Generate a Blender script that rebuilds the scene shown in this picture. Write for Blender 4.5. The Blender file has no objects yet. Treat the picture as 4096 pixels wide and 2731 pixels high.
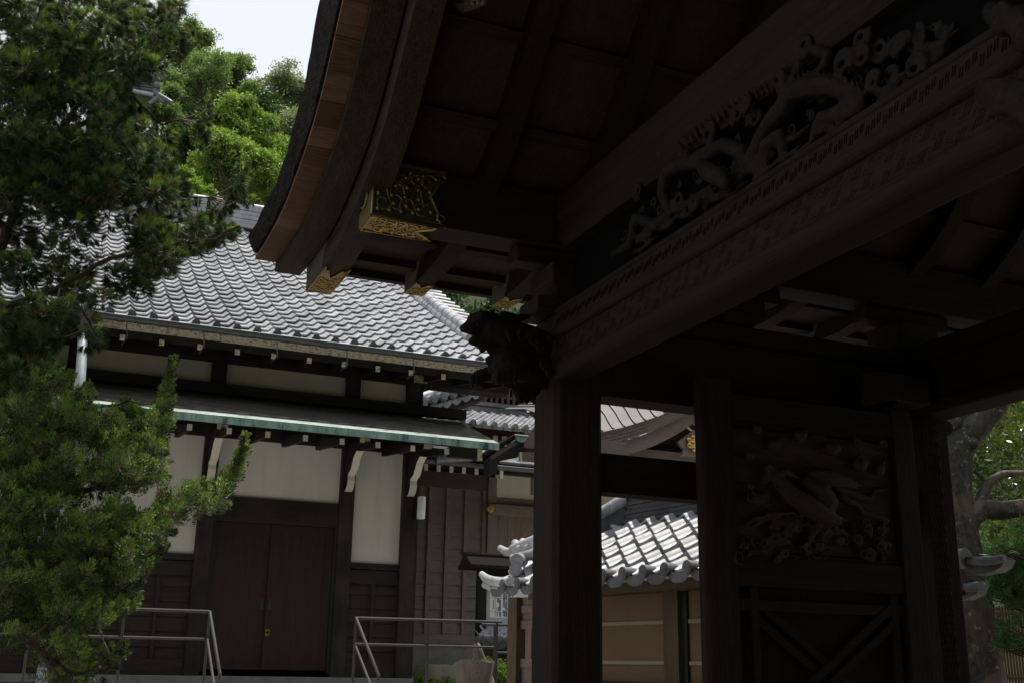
import bpy, math, random
import numpy as np
from mathutils import Vector, Matrix, noise
random.seed(7); rng = np.random.default_rng(7)
S = bpy.context.scene; col = S.collection
rad = math.radians
# ------------------------------------------------------------------ camera (eye height is z = 0, forecourt ground is z = -1.5)
F = 4440.0; YAW, PIT, ROL = rad(23.0), rad(16.3), rad(1.0)
_f = Vector((math.sin(YAW)*math.cos(PIT), math.cos(YAW)*math.cos(PIT), math.sin(PIT)))
_r = Vector((math.cos(YAW), -math.sin(YAW), 0)); _u = _r.cross(_f)
_r2 = math.cos(ROL)*_r + math.sin(ROL)*_u; _u2 = -math.sin(ROL)*_r + math.cos(ROL)*_u
cam = bpy.data.cameras.new('camera'); cam.sensor_width = 36; cam.lens = 36*F/4096; cam.clip_end = 2000; cam.clip_start = .05
co = bpy.data.objects.new('camera', cam); col.objects.link(co)
co.matrix_world = Matrix(((_r2.x,_u2.x,-_f.x,0),(_r2.y,_u2.y,-_f.y,0),(_r2.z,_u2.z,-_f.z,0),(0,0,0,1)))
S.camera = co
# ------------------------------------------------------------------ sky, sun, exposure
SUN_EL, SUN_AZ = 75, 56          # azimuth from +Y towards +X
W = bpy.data.worlds.new('World'); S.world = W; W.use_nodes = True
nt = W.node_tree; nt.nodes.clear()
wo = nt.nodes.new('ShaderNodeOutputWorld'); bg = nt.nodes.new('ShaderNodeBackground')
sky = nt.nodes.new('ShaderNodeTexSky'); sky.sky_type = 'NISHITA'; sky.sun_disc = False
sky.sun_elevation = rad(SUN_EL); sky.sun_rotation = rad(SUN_AZ)
sky.air_density = 1.0; sky.dust_density = 4.0; sky.ozone_density = 1.0
cl = nt.nodes.new('ShaderNodeMix'); cl.data_type = 'RGBA'; cl.inputs[0].default_value = .8
cl.inputs[7].default_value = (9.9, 10.2, 10.7, 1)
nt.links.new(sky.outputs[0], cl.inputs[6]); nt.links.new(cl.outputs[2], bg.inputs[0])
bg.inputs[1].default_value = .08
nt.links.new(bg.outputs[0], wo.inputs[0])
sl = bpy.data.lights.new('sun', 'SUN'); sl.energy = 4.0; sl.angle = rad(.6); sl.color = (1, .95, .87)
so = bpy.data.objects.new('sun', sl); col.objects.link(so)
sd = Vector((math.sin(rad(SUN_AZ))*math.cos(rad(SUN_EL)), math.cos(rad(SUN_AZ))*math.cos(rad(SUN_EL)), math.sin(rad(SUN_EL))))
so.rotation_euler = sd.to_track_quat('Z', 'Y').to_euler(); so.location = (0, 0, 40)
vs = S.view_settings; vs.view_transform = 'Standard'; vs.look = 'None'; vs.gamma = 1; vs.exposure = 0.4
S.cycles.max_bounces = 8; S.cycles.diffuse_bounces = 4; S.cycles.transparent_max_bounces = 8

# ------------------------------------------------------------------ rays of the survey photograph -> points on real planes
def ray(x, y):
    return _r2*((x-2048)/F) + _u2*((1365.5-y)/F) + _f
def aY(x, y, Y): d = ray(x, y); return d*(Y/d.y)
def aX(x, y, X): d = ray(x, y); return d*(X/d.x)
def aZ(x, y, Z): d = ray(x, y); return d*(Z/d.z)
def aP(x, y, p0, n): d = ray(x, y); return d*(p0.dot(n)/d.dot(n))
def crop(ox, oy, s): return lambda x, y: (ox+s*x, oy+s*y)
c3 = crop(0, 1800, .5952); c2 = crop(1200, 1800, .5938); c6 = crop(1000, 900, .5952); c5 = crop(0, 900, .5952)
cz = crop(1600, 1500, .2551); cg = crop(2350, 1500, .785); cd = crop(2300, 0, .7652); cl_ = crop(2800, 1400, .849)
cb = crop(1800, 1150, .3827); cn = crop(1850, 2100, .4023); cr = crop(3600, 2000, .4662); c4 = crop(1000, 0, .5952)

# ------------------------------------------------------------------ mesh builder
class MB:
    def __init__(s): s.v = []; s.f = []; s.sm = []
    def add(s, vs_, fs, smooth=False):
        o = len(s.v); s.v += [tuple(p) for p in vs_]; s.f += [tuple(i+o for i in f) for f in fs]; s.sm += [smooth]*len(fs); return s
    def hexa(s, c):      # 8 corners: bottom 4 then top 4
        return s.add(c, [(0,3,2,1),(4,5,6,7),(0,1,5,4),(1,2,6,5),(2,3,7,6),(3,0,4,7)])
    def box(s, x0, x1, y0, y1, z0, z1):
        return s.hexa([(x0,y0,z0),(x1,y0,z0),(x1,y1,z0),(x0,y1,z0),(x0,y0,z1),(x1,y0,z1),(x1,y1,z1),(x0,y1,z1)])
    def slab(s, pts, off):       # planar polygon extruded by a vector
        n = len(pts); off = Vector(off); a = [Vector(p) for p in pts]; b = [p+off for p in a]
        return s.add(a+b, [tuple(range(n))[::-1], tuple(range(n, 2*n))]+[(i, (i+1) % n, n+(i+1) % n, n+i) for i in range(n)])
    def bar(s, a, b, w, h, up=(0,0,1)):
        a, b = Vector(a), Vector(b); d = (b-a).normalized(); sx = d.cross(Vector(up)).normalized(); uz = sx.cross(d)
        c = [p+sx*(i*w/2)+uz*(j*h/2) for p in (a, b) for i, j in ((-1,-1),(1,-1),(1,1),(-1,1))]
        return s.add(c, [(0,1,2,3),(7,6,5,4),(0,4,5,1),(1,5,6,2),(2,6,7,3),(3,7,4,0)])
    def tube(s, path, r, n=8, cap=True):
        path = [Vector(p) for p in path]; R_ = r if isinstance(r, (list, tuple)) else [r]*len(path)
        vs_ = []; prev = None
        for i, p in enumerate(path):
            d = (path[min(i+1, len(path)-1)]-path[max(i-1, 0)]).normalized()
            if prev is None:
                a = d.cross(Vector((0,0,1)));
                if a.length < .1: a = d.cross(Vector((0,1,0)))
            else: a = prev-d*prev.dot(d)
            a.normalize(); prev = a; b = d.cross(a)
            for k in range(n):
                t = 2*math.pi*k/n; vs_.append(p+(a*math.cos(t)+b*math.sin(t))*R_[i])
        fs = [(i*n+k, i*n+(k+1) % n, (i+1)*n+(k+1) % n, (i+1)*n+k) for i in range(len(path)-1) for k in range(n)]
        s.add(vs_, fs, True)
        if cap: 
            m = len(path)-1
            s.add(vs_[:n], [tuple(range(n))[::-1]]); s.add(vs_[m*n:], [tuple(range(n))])
        return s
    def grid(s, G, smooth=True):
        nj = len(G[0]); vs_ = [p for row in G for p in row]
        return s.add(vs_, [(i*nj+j, i*nj+j+1, (i+1)*nj+j+1, (i+1)*nj+j) for i in range(len(G)-1) for j in range(nj-1)], smooth)
    def ball(s, c, r, n=8, sc=(1,1,1)):
        c = Vector(c); G = []
        for i in range(n+1):
            th = math.pi*i/n
            G.append([c+Vector((math.sin(th)*math.cos(2*math.pi*j/(2*n))*r*sc[0], math.sin(th)*math.sin(2*math.pi*j/(2*n))*r*sc[1], math.cos(th)*r*sc[2])) for j in range(2*n+1)])
        return s.grid(G)
    def build(s, name, mat, parent=None, bevel=0, remesh=0, mats=None):
        off = Vector((0,0,0)); q = parent
        while q is not None: off += Vector(q.location); q = q.parent
        me = bpy.data.meshes.new(name)
        me.from_pydata([(p[0]-off.x, p[1]-off.y, p[2]-off.z) for p in s.v], [], s.f)
        me.polygons.foreach_set('use_smooth', s.sm); me.materials.append(mat)
        me.update()
        o = bpy.data.objects.new(name, me); col.objects.link(o)
        if parent: o.parent = parent
        if bevel:
            m = o.modifiers.new('bevel', 'BEVEL'); m.width = bevel; m.segments = 2; m.limit_method = 'ANGLE'
        if remesh:
            m = o.modifiers.new('remesh', 'REMESH'); m.mode = 'VOXEL'; m.voxel_size = remesh; m.use_smooth_shade = True
            m = o.modifiers.new('smooth', 'SMOOTH'); m.factor = .5; m.iterations = 2
        return o
def tag(o, label=None, cat=None, group=None, kind=None):
    for k, v in (('label', label), ('category', cat), ('group', group), ('kind', kind)):
        if v: o[k] = v
    return o
def thing(name, loc, label, cat, group=None):
    o = bpy.data.objects.new(name, None); o.empty_display_size = .3; o.location = loc; col.objects.link(o)
    return tag(o, label, cat, group)
def structure(o): o['kind'] = 'structure'; return o

# ------------------------------------------------------------------ materials
class NT:
    def __init__(s, name):
        s.m = bpy.data.materials.new(name); s.m.use_nodes = True; s.t = s.m.node_tree; s.n = s.t.nodes
        s.b = s.n['Principled BSDF']; s.o = s.n['Material Output']; s.tc = s.n.new('ShaderNodeTexCoord')
    def L(s, a, b): s.t.links.new(a, b)
    def noise(s, scale=(1,1,1), sc=5, det=6, rough=.6, dist=0):
        mp = s.n.new('ShaderNodeMapping'); mp.inputs[3].default_value = scale; s.L(s.tc.outputs['Object'], mp.inputs[0])
        t = s.n.new('ShaderNodeTexNoise'); t.inputs['Scale'].default_value = sc; t.inputs['Detail'].default_value = det
        t.inputs['Roughness'].default_value = rough; t.inputs['Distortion'].default_value = dist
        s.L(mp.outputs[0], t.inputs['Vector']); return t.outputs[0]
    def ramp(s, fac, stops):
        r = s.n.new('ShaderNodeValToRGB'); e = r.color_ramp.elements
        while len(e) < len(stops): e.new(.5)
        for k, (p, c) in enumerate(stops): e[k].position = p; e[k].color = (*c, 1) if not isinstance(c, (int, float)) else (c, c, c, 1)
        s.L(fac, r.inputs[0]); return r.outputs[0]
    def mix(s, f, a, b, mode='MIX'):
        m = s.n.new('ShaderNodeMix'); m.data_type = 'RGBA'; m.blend_type = mode
        for v, i in ((f, 0), (a, 6), (b, 7)):
            if isinstance(v, (int, float)): m.inputs[i].default_value = v
            elif isinstance(v, tuple): m.inputs[i].default_value = (*v, 1)
            else: s.L(v, m.inputs[i])
        return m.outputs[2]
    def bump(s, h, st=.3, d=.02):
        b = s.n.new('ShaderNodeBump'); b.inputs['Strength'].default_value = st; b.inputs['Distance'].default_value = d
        s.L(h, b.inputs['Height']); s.L(b.outputs[0], s.b.inputs['Normal'])
    def done(s, colr, rough=.7, spec=.3, metal=0):
        if isinstance(colr, tuple): s.b.inputs['Base Color'].default_value = (*colr, 1)
        else: s.L(colr, s.b.inputs['Base Color'])
        if isinstance(rough, (int, float)): s.b.inputs['Roughness'].default_value = rough
        else: s.L(rough, s.b.inputs['Roughness'])
        s.b.inputs['Specular IOR Level'].default_value = spec; s.b.inputs['Metallic'].default_value = metal
        return s.m
def wood(name, c1, c2, axis='z', rough=.7, spec=.25, bump=.4, sc=1.0, wear=None):
    n = NT(name); st = {'x': (.6,9,9), 'y': (9,.6,9), 'z': (9,9,.6)}[axis]
    g = n.noise(st, 3*sc, 8, .65, .6); f = n.noise(tuple(v*5 for v in st), 4*sc, 4, .6)
    big = n.noise((1,1,1), 1.3, 4)
    c = n.ramp(g, [(.3, c1), (.7, c2)])
    c = n.mix(n.ramp(f, [(.35, 0.0), (.5, .35)]), tuple(v*.45 for v in c1), c) if False else n.mix(.5, c, n.ramp(f, [(.35, tuple(v*.5 for v in c1)), (.65, c2)]))
    if wear: c = n.mix(n.ramp(big, [(.45, 0.0), (.7, .8)]), c, wear)
    n.bump(n.mix(.5, g, f), bump, .012)
    return n.done(c, n.ramp(f, [(.2, rough-.12), (.8, rough+.15)]), spec)
def stone(name, c1, c2, sc=6, rough=.9, bump=.4, moss=None):
    n = NT(name); g = n.noise((1,1,1), sc, 8, .7); c = n.ramp(g, [(.3, c1), (.7, c2)])
    if moss: c = n.mix(n.ramp(n.noise((1,1,1), 2.2, 6, .7), [(.45, 0.0), (.6, .85)]), c, moss)
    n.bump(g, bump, .02); return n.done(c, rough, .2)
M = {}
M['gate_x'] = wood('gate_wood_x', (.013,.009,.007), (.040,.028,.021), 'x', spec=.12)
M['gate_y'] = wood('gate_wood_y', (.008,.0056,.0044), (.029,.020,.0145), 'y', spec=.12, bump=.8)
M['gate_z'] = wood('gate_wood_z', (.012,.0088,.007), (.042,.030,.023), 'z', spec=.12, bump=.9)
M['gate_b'] = wood('bargeboard_wood', (.020,.015,.011), (.070,.053,.040), 'y', spec=.15, bump=.8, sc=.6)
M['deck'] = wood('roof_deck_wood', (.022,.015,.012), (.058,.040,.032), 'y', sc=.8, spec=.12)
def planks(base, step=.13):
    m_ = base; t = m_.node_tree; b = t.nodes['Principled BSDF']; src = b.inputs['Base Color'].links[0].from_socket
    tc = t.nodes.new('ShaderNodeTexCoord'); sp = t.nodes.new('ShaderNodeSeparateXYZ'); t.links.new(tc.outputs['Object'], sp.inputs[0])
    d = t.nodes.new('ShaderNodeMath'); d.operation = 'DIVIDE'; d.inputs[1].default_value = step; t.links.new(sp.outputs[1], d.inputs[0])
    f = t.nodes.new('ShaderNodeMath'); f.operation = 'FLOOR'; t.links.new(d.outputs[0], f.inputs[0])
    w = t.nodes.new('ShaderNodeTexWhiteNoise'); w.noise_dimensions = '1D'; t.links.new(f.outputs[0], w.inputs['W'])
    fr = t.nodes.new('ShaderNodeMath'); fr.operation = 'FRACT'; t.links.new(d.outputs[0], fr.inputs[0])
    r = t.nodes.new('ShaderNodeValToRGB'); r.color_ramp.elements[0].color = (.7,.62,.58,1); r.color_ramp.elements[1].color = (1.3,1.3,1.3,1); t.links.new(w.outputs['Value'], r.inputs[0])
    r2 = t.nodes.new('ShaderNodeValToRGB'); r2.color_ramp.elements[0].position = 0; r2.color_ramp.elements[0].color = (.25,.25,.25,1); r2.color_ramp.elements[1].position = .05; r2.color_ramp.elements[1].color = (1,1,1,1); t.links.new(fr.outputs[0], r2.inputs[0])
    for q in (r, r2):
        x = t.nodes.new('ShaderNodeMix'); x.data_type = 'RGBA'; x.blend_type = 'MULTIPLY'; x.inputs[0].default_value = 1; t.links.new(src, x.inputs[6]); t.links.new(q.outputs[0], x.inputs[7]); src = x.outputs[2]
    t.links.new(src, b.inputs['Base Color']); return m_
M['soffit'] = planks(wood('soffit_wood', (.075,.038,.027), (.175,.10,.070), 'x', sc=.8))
M['old'] = wood('weathered_wood', (.045,.045,.04), (.15,.14,.12), 'z', bump=1.0)
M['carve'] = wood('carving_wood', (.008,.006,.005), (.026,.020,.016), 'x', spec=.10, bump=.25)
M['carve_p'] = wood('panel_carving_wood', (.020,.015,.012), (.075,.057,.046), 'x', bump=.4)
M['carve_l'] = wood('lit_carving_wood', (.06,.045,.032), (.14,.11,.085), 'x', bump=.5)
for q_ in ('carve',):
    t_ = M[q_].node_tree; v_ = t_.nodes.new('ShaderNodeTexVoronoi'); v_.inputs['Scale'].default_value = 38; c_ = t_.nodes.new('ShaderNodeTexCoord'); t_.links.new(c_.outputs['Object'], v_.inputs[0])
    b_ = t_.nodes.new('ShaderNodeBump'); b_.inputs['Strength'].default_value = .3; b_.inputs['Distance'].default_value = .012; p_ = t_.nodes['Principled BSDF']; o_ = p_.inputs['Normal'].links[0].from_socket
    t_.links.new(v_.outputs['Distance'], b_.inputs['Height']); t_.links.new(o_, b_.inputs['Normal']); t_.links.new(b_.outputs[0], p_.inputs['Normal'])
M['hall_z'] = wood('hall_post_wood', (.010,.008,.007), (.035,.028,.024), 'z', wear=(.06,.05,.045))
M['hall_x'] = wood('hall_beam_wood', (.010,.008,.007), (.032,.025,.021), 'x', wear=(.05,.042,.038))
M['board_x'] = wood('wall_board_wood', (.020,.015,.013), (.055,.042,.037), 'x')
M['door'] = wood('door_wood', (.020,.0095,.008), (.052,.026,.021), 'z', rough=.5, spec=.3, bump=.15, sc=.7)
M['brown_x'] = wood('brown_board_wood', (.13,.104,.092), (.235,.193,.172), 'x')
M['brown_z'] = wood('brown_post_wood', (.13,.095,.083), (.25,.19,.165), 'z')
M['ochre_z'] = wood('light_post_wood', (.055,.038,.022), (.125,.088,.052), 'z')
M['red'] = wood('red_brown_wood', (.06,.036,.030), (.115,.072,.06), 'x')
def plaster(name, c, amt=.12):
    n = NT(name); g = n.noise((1,1,1), 1.2, 6, .6); f = n.noise((1,1,1), 120, 3)
    v = n.ramp(g, [(.3, tuple(x*(1-amt) for x in c)), (.7, c)]); v = n.mix(n.ramp(n.noise((2.5,2.5,.25), 2.4, 6, .7), [(.5, .0), (.75, .35)]), v, tuple(x*.6 for x in c)); n.bump(f, .15, .004); return n.done(v, .9, .15)
M['white'] = plaster('white_plaster', (.74,.72,.68)); M['cream'] = plaster('cream_plaster', (.62,.57,.46))
M['ochre'] = plaster('ochre_plaster', (.17,.115,.065), .25); M['line'] = plaster('cream_line', (.26,.235,.16)); M['paint'] = plaster('white_painted_ends', (.74,.70,.58), .3)
def tile(name, c1, c2, rough=.32):
    n = NT(name); g = n.noise((1,1,1), 1.1, 5, .6); f = n.noise((1,1,1), 9, 6, .7)
    v = n.mix(.5, n.ramp(g, [(.3, c1), (.7, c2)]), n.ramp(f, [(.35, c1), (.62, c2)]))
    w = n.n.new('ShaderNodeTexWhiteNoise'); mp = n.n.new('ShaderNodeMapping'); mp.inputs[3].default_value = (3.59, 3.3, .01)
    sn = n.n.new('ShaderNodeVectorMath'); sn.operation = 'FLOOR'; n.L(n.tc.outputs['Object'], mp.inputs[0]); n.L(mp.outputs[0], sn.inputs[0]); n.L(sn.outputs[0], w.inputs['Vector'])
    v = n.mix(.6, v, n.mix(1.0, v, n.ramp(w.outputs['Value'], [(0, .5), (1, 1.3)]), 'MULTIPLY'))
    n.bump(f, .12, .006); return n.done(v, n.ramp(f, [(.3, rough-.08), (.7, rough+.16)]), .5)
M['tile'] = tile('grey_roof_tile', (.20,.205,.22), (.42,.425,.45), .28)
M['tile_d'] = tile('dark_roof_tile', (.07,.074,.082), (.18,.185,.195), .38)
M['slate'] = tile('dark_ridge_tile', (.022,.024,.028), (.055,.058,.065), .75)
M['tile_k'] = tile('shaded_eave_end_tile', (.05,.052,.056), (.14,.143,.15), .6)  # roof tile darkened, putting the shade on eave ends into its colour
M['tile_w'] = tile('pale_ridge_tile', (.30,.305,.32), (.50,.505,.52), .4)
M['tile_n'] = tile('large_wall_tile', (.13,.133,.145), (.34,.345,.365), .46)
# copper: brown sheets with verdigris in patches
n = NT('copper_sheet'); g = n.noise((.6,2,1), 3, 6, .65)
M['copper'] = n.done(n.ramp(g, [(.42, (.072,.066,.060)), (.66, (.14,.135,.12))]), .5, .4, .2)
n = NT('verdigris_copper'); g = n.noise((1.5,1,.6), 4, 8, .7); f = n.noise((6,6,1.5), 3, 5, .6)
v = n.ramp(g, [(.36, (.03,.045,.04)), (.46, (.15,.25,.215)), (.62, (.28,.41,.355)), (.8, (.42,.50,.44))])
M['verdi'] = n.done(n.mix(n.ramp(f, [(.45, .0), (.62, .5)]), v, (.12,.24,.2)), .6, .3)
n = NT('sunlit_verdigris_strip'); g = n.noise((1,2,1), 4, 8, .7)
M['strip'] = n.done(n.ramp(g, [(.32, (.20,.12,.09)), (.45, (.42,.50,.45)), (.7, (.60,.68,.62))]), .55, .35)  # verdigris paled to paint in the sunlit band outside the eave shadow
n = NT('grey_metal_roof'); g = n.noise((1,1,1), 2, 6, .6)
M['sheet'] = n.done(n.ramp(g, [(.3, (.085,.078,.075)), (.7, (.135,.125,.12))]), .6, .25, 0)
def metal(name, c, rough=.4, met=1.0, var=.4):
    n = NT(name); g = n.noise((1,1,1), 14, 5); return n.done(n.ramp(g, [(.3, tuple(x*(1-var) for x in c)), (.7, c)]), rough, .5, met)
M['rail'] = metal('painted_steel', (.034,.030,.030), .7, 0); M['gutter'] = metal('gutter_metal', (.10,.11,.115), .45, .4)
M['galv'] = metal('galvanised_steel', (.30,.34,.36), .55, .2, .2); M['gold'] = metal('gold_leaf', (.62,.42,.15), .4, 1, .4)
M['brass'] = metal('aged_brass', (.30,.235,.11), .5, .9, .5); M['back'] = metal('dark_metal_plate', (.06,.065,.055), .6, .3)
n = NT('bark_roof_edge'); g = n.noise((1,1,6), 16, 8, .75); n.bump(g, 1.0, .05)
M['thatch'] = n.done(n.ramp(g, [(.35, (.014,.012,.011)), (.55, (.04,.036,.032)), (.72, (.15,.135,.12))]), .95, .05)
n = NT('smooth_trunk_bark'); g = n.noise((1,1,.5), 3, 8, .7); f = n.noise((1,1,1), 11, 6, .75); w = n.noise((1,1,1), 9, 5, .75); n.bump(f, .7, .03)
c = n.mix(n.ramp(n.noise((1,1,.5), 2.6, 6, .7), [(.46, .0), (.54, .9)]), n.ramp(g, [(.3, (.07,.06,.05)), (.7, (.19,.16,.135))]), n.ramp(f, [(.35, (.03,.03,.028)), (.7, (.10,.10,.09))]))
M['bark'] = n.done(n.mix(n.ramp(w, [(.60, .0), (.66, .7)]), c, (.38,.40,.37)), .9, .15)
n = NT('dark_branch_bark'); g = n.noise((1,1,1), 30, 6, .7); n.bump(g, .8, .02)
M['branch'] = n.done(n.ramp(g, [(.3, (.03,.022,.017)), (.7, (.11,.085,.065))]), .9, .1)
M['twig'] = NT('bare_twig').done((.17,.145,.11), .8, .2)
def leaf(name, cols, sc=3., trans=.35, rough=.5, spec=.3):
    n = NT(name); g = n.noise((1,1,1), sc, 3, .6); w = n.n.new('ShaderNodeTexNoise'); w.inputs['Scale'].default_value = sc*9; n.L(n.tc.outputs['Object'], w.inputs['Vector'])
    v = n.ramp(n.mix(.4, g, w.outputs[0]), [(.36, cols[0]), (.5, cols[1]), (.64, cols[2])]); n.done(v, rough, spec)
    if trans:
        t = n.n.new('ShaderNodeBsdfTranslucent'); n.L(n.mix(1., v, (1.3,1.35,.6), 'MULTIPLY'), t.inputs[0]); m = n.n.new('ShaderNodeMixShader'); m.inputs[0].default_value = trans
        n.L(n.b.outputs[0], m.inputs[1]); n.L(t.outputs[0], m.inputs[2]); n.L(m.outputs[0], n.o.inputs[0])
    return n.m
M['juniper'] = leaf('juniper_foliage', ((.022,.044,.019), (.042,.078,.028), (.09,.135,.052)), 5, .18)
M['juniper_lit_top'] = leaf('fresh_lit_top_juniper_foliage', ((.09,.15,.04), (.19,.28,.07), (.34,.44,.13)), 7, .25)  # fresh growth, lightened further so clump tops look lit
M['juniper_dead'] = leaf('dry_juniper_foliage', ((.09,.08,.05), (.16,.145,.09), (.28,.26,.17)), 6, .15)
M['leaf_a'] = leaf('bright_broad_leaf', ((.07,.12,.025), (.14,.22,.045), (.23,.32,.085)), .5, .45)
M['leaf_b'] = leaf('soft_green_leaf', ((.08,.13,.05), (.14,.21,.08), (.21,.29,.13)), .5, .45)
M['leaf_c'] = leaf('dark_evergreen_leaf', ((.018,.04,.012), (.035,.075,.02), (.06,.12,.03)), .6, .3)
M['leaf_y'] = leaf('yellow_green_leaf', ((.018,.036,.009), (.042,.072,.014), (.20,.22,.03)), 1.2, .4, .3, .5)
M['needle'] = leaf('pine_needles', ((.03,.07,.03), (.05,.12,.045), (.10,.18,.06)), 2, .2)
M['grey_leaf'] = leaf('grey_green_leaf', ((.12,.15,.09), (.19,.23,.14), (.27,.31,.20)), .5, .4)
M['gravel'] = stone('grey_gravel', (.14,.13,.115), (.24,.225,.20), 14)
M['pale'] = stone('pale_paving', (.36,.35,.33), (.52,.505,.48), 5); M['conc'] = stone('grey_concrete', (.17,.165,.16), (.28,.27,.26), 5); M['stone'] = stone('mossy_stone', (.20,.18,.14), (.36,.33,.26), 5, moss=(.07,.10,.035))
M['soil'] = stone('hill_soil', (.03,.035,.02), (.06,.07,.03), .6)
M['black'] = metal('black_frame', (.012,.013,.014), .4, .2); M['board'] = plaster('pale_green_board', (.50,.56,.54), .08)
M['paper'] = plaster('white_paper', (.80,.82,.84), .04); M['ink'] = NT('printed_ink').done((.12,.13,.15), .8); M['blue'] = NT('printed_blue').done((.10,.28,.45), .8)
M['lampshade'] = NT('white_acrylic').done((.80,.80,.82), .35, .4); M['bamboo'] = wood('bamboo_canes', (.07,.045,.018), (.15,.10,.04), 'z')
M['mesh'] = metal('grey_wire_mesh', (.24,.25,.26), .5, .4)
M['cut'] = wood('cut_log_end', (.14,.115,.08), (.30,.25,.18), 'z', bump=.8); M['log'] = wood('old_log', (.06,.05,.04), (.19,.165,.14), 'z', bump=1.0)
M['void'] = NT('dark_interior').done((.006,.006,.006), .9, 0)

# ------------------------------------------------------------------ tiled roofs: every course a wavy sheet with its own thick lower lip
def wave(s, A=.032, prof=0):
    if prof:        # broad pan with a short hooked lap at its side
        q = (-s) % 1.0
        if q < .26: f = q/.26; return A*(1-2*f*f*(3-2*f))
        return A*(-1+2*((q-.26)/.74)**1.5)
    s = s+.07*math.sin(2*math.pi*s); return A*(math.cos(2*math.pi*s)+.28*math.cos(4*math.pi*s))
def tile_roof(E0, u, h, n, nv, pitch, expo, zf, name, mat, parent, A=.032, per=8, lift=.03, th=.026, disc=.055, jit=.003, flat=False, i0=0, lip=None, prof=0, hip=0, dname='eave_tiles'):
    E0, u, h = Vector(E0), Vector(u).normalized(), Vector(h).normalized(); up = Vector((0,0,1)); m = MB()
    cols = [i0+k/per for k in range(n*per+1)] if not flat else [i0, i0+n]
    for j in range(nv):
        if hip: cols = [i0+k/per for k in range(int(j*hip*per), n*per+1)]
        t0, t1 = j*expo, (j+1)*expo+.03; rows = []
        jr = random.uniform(-jit, jit)
        for t, l in ((t0, lift), (t1, 0.0)):
            rows.append([])
            for s in cols:
                w = 0 if flat else wave(s, A, prof)
                rows[-1].append(E0+u*(s*pitch)+h*(t+jr)+up*(zf(t)+w+l+(0 if flat else .004*math.sin(s*1.7+j*2.3))))
        m.grid([rows[0], rows[1]], not flat)
        m.grid([[p-up*th for p in rows[0]], rows[0]], False)
    o = m.build(name, mat, parent)
    if disc:
        e = MB()
        for i in range(n):
            c = E0+u*((i+i0)*pitch)-h*.02+up*(zf(0)+A*.9)
            e.tube([c-h*.05, c+h*.12], disc, 14); e.tube([c-h*.056, c-h*.05], disc*.72, 10); 
            e.bar(c-h*.06-u*disc*.5, c-h*.06+u*disc*.5, .006, .008)
            G = []
            for dz in (.035, -.055): G.append([c-h*.015+u*((k/6)*pitch)+up*(wave(k/6, A)-A*1.3+dz) for k in range(7)])
            e.grid(G, False)
        e.build(dname, lip or mat, parent)
    return o

# ------------------------------------------------------------------ ground, terrace
m = MB(); m.add([(-400,-300,-1.5),(500,-300,-1.5),(500,900,-1.5),(-400,900,-1.5)], [(0,1,2,3)])
structure(m.build('ground', M['gravel']))
m = MB(); m.box(-40, 40, 10.8, 60, -1.6, -.31); structure(m.build('terrace', M['pale']))

# ------------------------------------------------------------------ main hall
K = 16.2/16
hall = thing('temple_hall', (2, 16.2, -.3), 'white plastered timber hall with grey tiled roof and green edged canopy over dark red doors', 'hall')
zf = lambda t: .48*t+.012*t*t
XL, XR = -5.4, 6.85
YE, ZE, PT = 15.1, 4.40, .2785
x0 = 2.679*15.1/16
i0 = int((XL-x0)/PT); nn = int((XR-x0)/PT)-i0
tile_roof((x0, YE, ZE), (1,0,0), (0,1,0), nn, 27, PT, .3, zf, 'tiled_roof', M['tile'], hall, i0=i0, lip=M['tile_k'], lift=.040, th=.021)
RY = YE+27*.3; RZ = ZE+zf(8.1)
m = MB(); m.grid([[Vector((x, YE+.06+t, ZE+zf(t)-.10)) for t in [8.0*k/16 for k in range(17)]]+[Vector((x, RY+8, ZE-.1))] for x in (XL, XR)]); m.build('roof_boarding', M['hall_x'], hall)
m = MB()
for k in range(5): m.box(XL, XR, RY-.2+.012*(k % 2), RY+.2, RZ-.02+k*.1, RZ+.07+k*.1)
m.tube([(XL, RY, RZ+.53), (XR, RY, RZ+.53)], .1, 10)
m.build('roof_ridge', M['tile'], hall)
# descending ridge and verge of tubular tiles
m = MB()
def rp(x, t, dz=0): return Vector((x, YE+t, ZE+zf(t)+dz))
for dx, r, dz in ((0, .085, .20), (.19, .075, .14), (-.02, .10, .07)):
    n_ = 24; T = [1.55+k*(8.0-1.55)/n_ for k in range(n_+1)]
    for a, b in zip(T[:-1], T[1:]): m.tube([rp(6.33+dx, a-.02, dz), rp(6.33+dx, b, dz)], [r, r*.9], 10)
m.build('descending_ridge', M['tile_w'], hall)
m = MB()
for k in range(26):
    t = 1.3+k*.27; m.tube([rp(6.5, t, .06), rp(6.98, t, .04)], .07, 10)
m.build('verge_tiles', M['tile_w'], hall)
m = MB(); m.grid([[rp(XR+dx, k*.5, -.02+dz) for k in range(17)] for dx, dz in ((0,0),(0,-.3),(-.05,-.3),(-.05,0))], False); m.build('gable_board', M['hall_x'], hall)
m = MB(); m.slab([(5.35,16.3,4.3),(5.35,RY,RZ-.4),(5.35,30,4.3),(5.35,30,-.3),(5.35,16.3,-.3)], (.06,0,0)); m.build('gable_wall', M['board_x'], hall)
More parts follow.
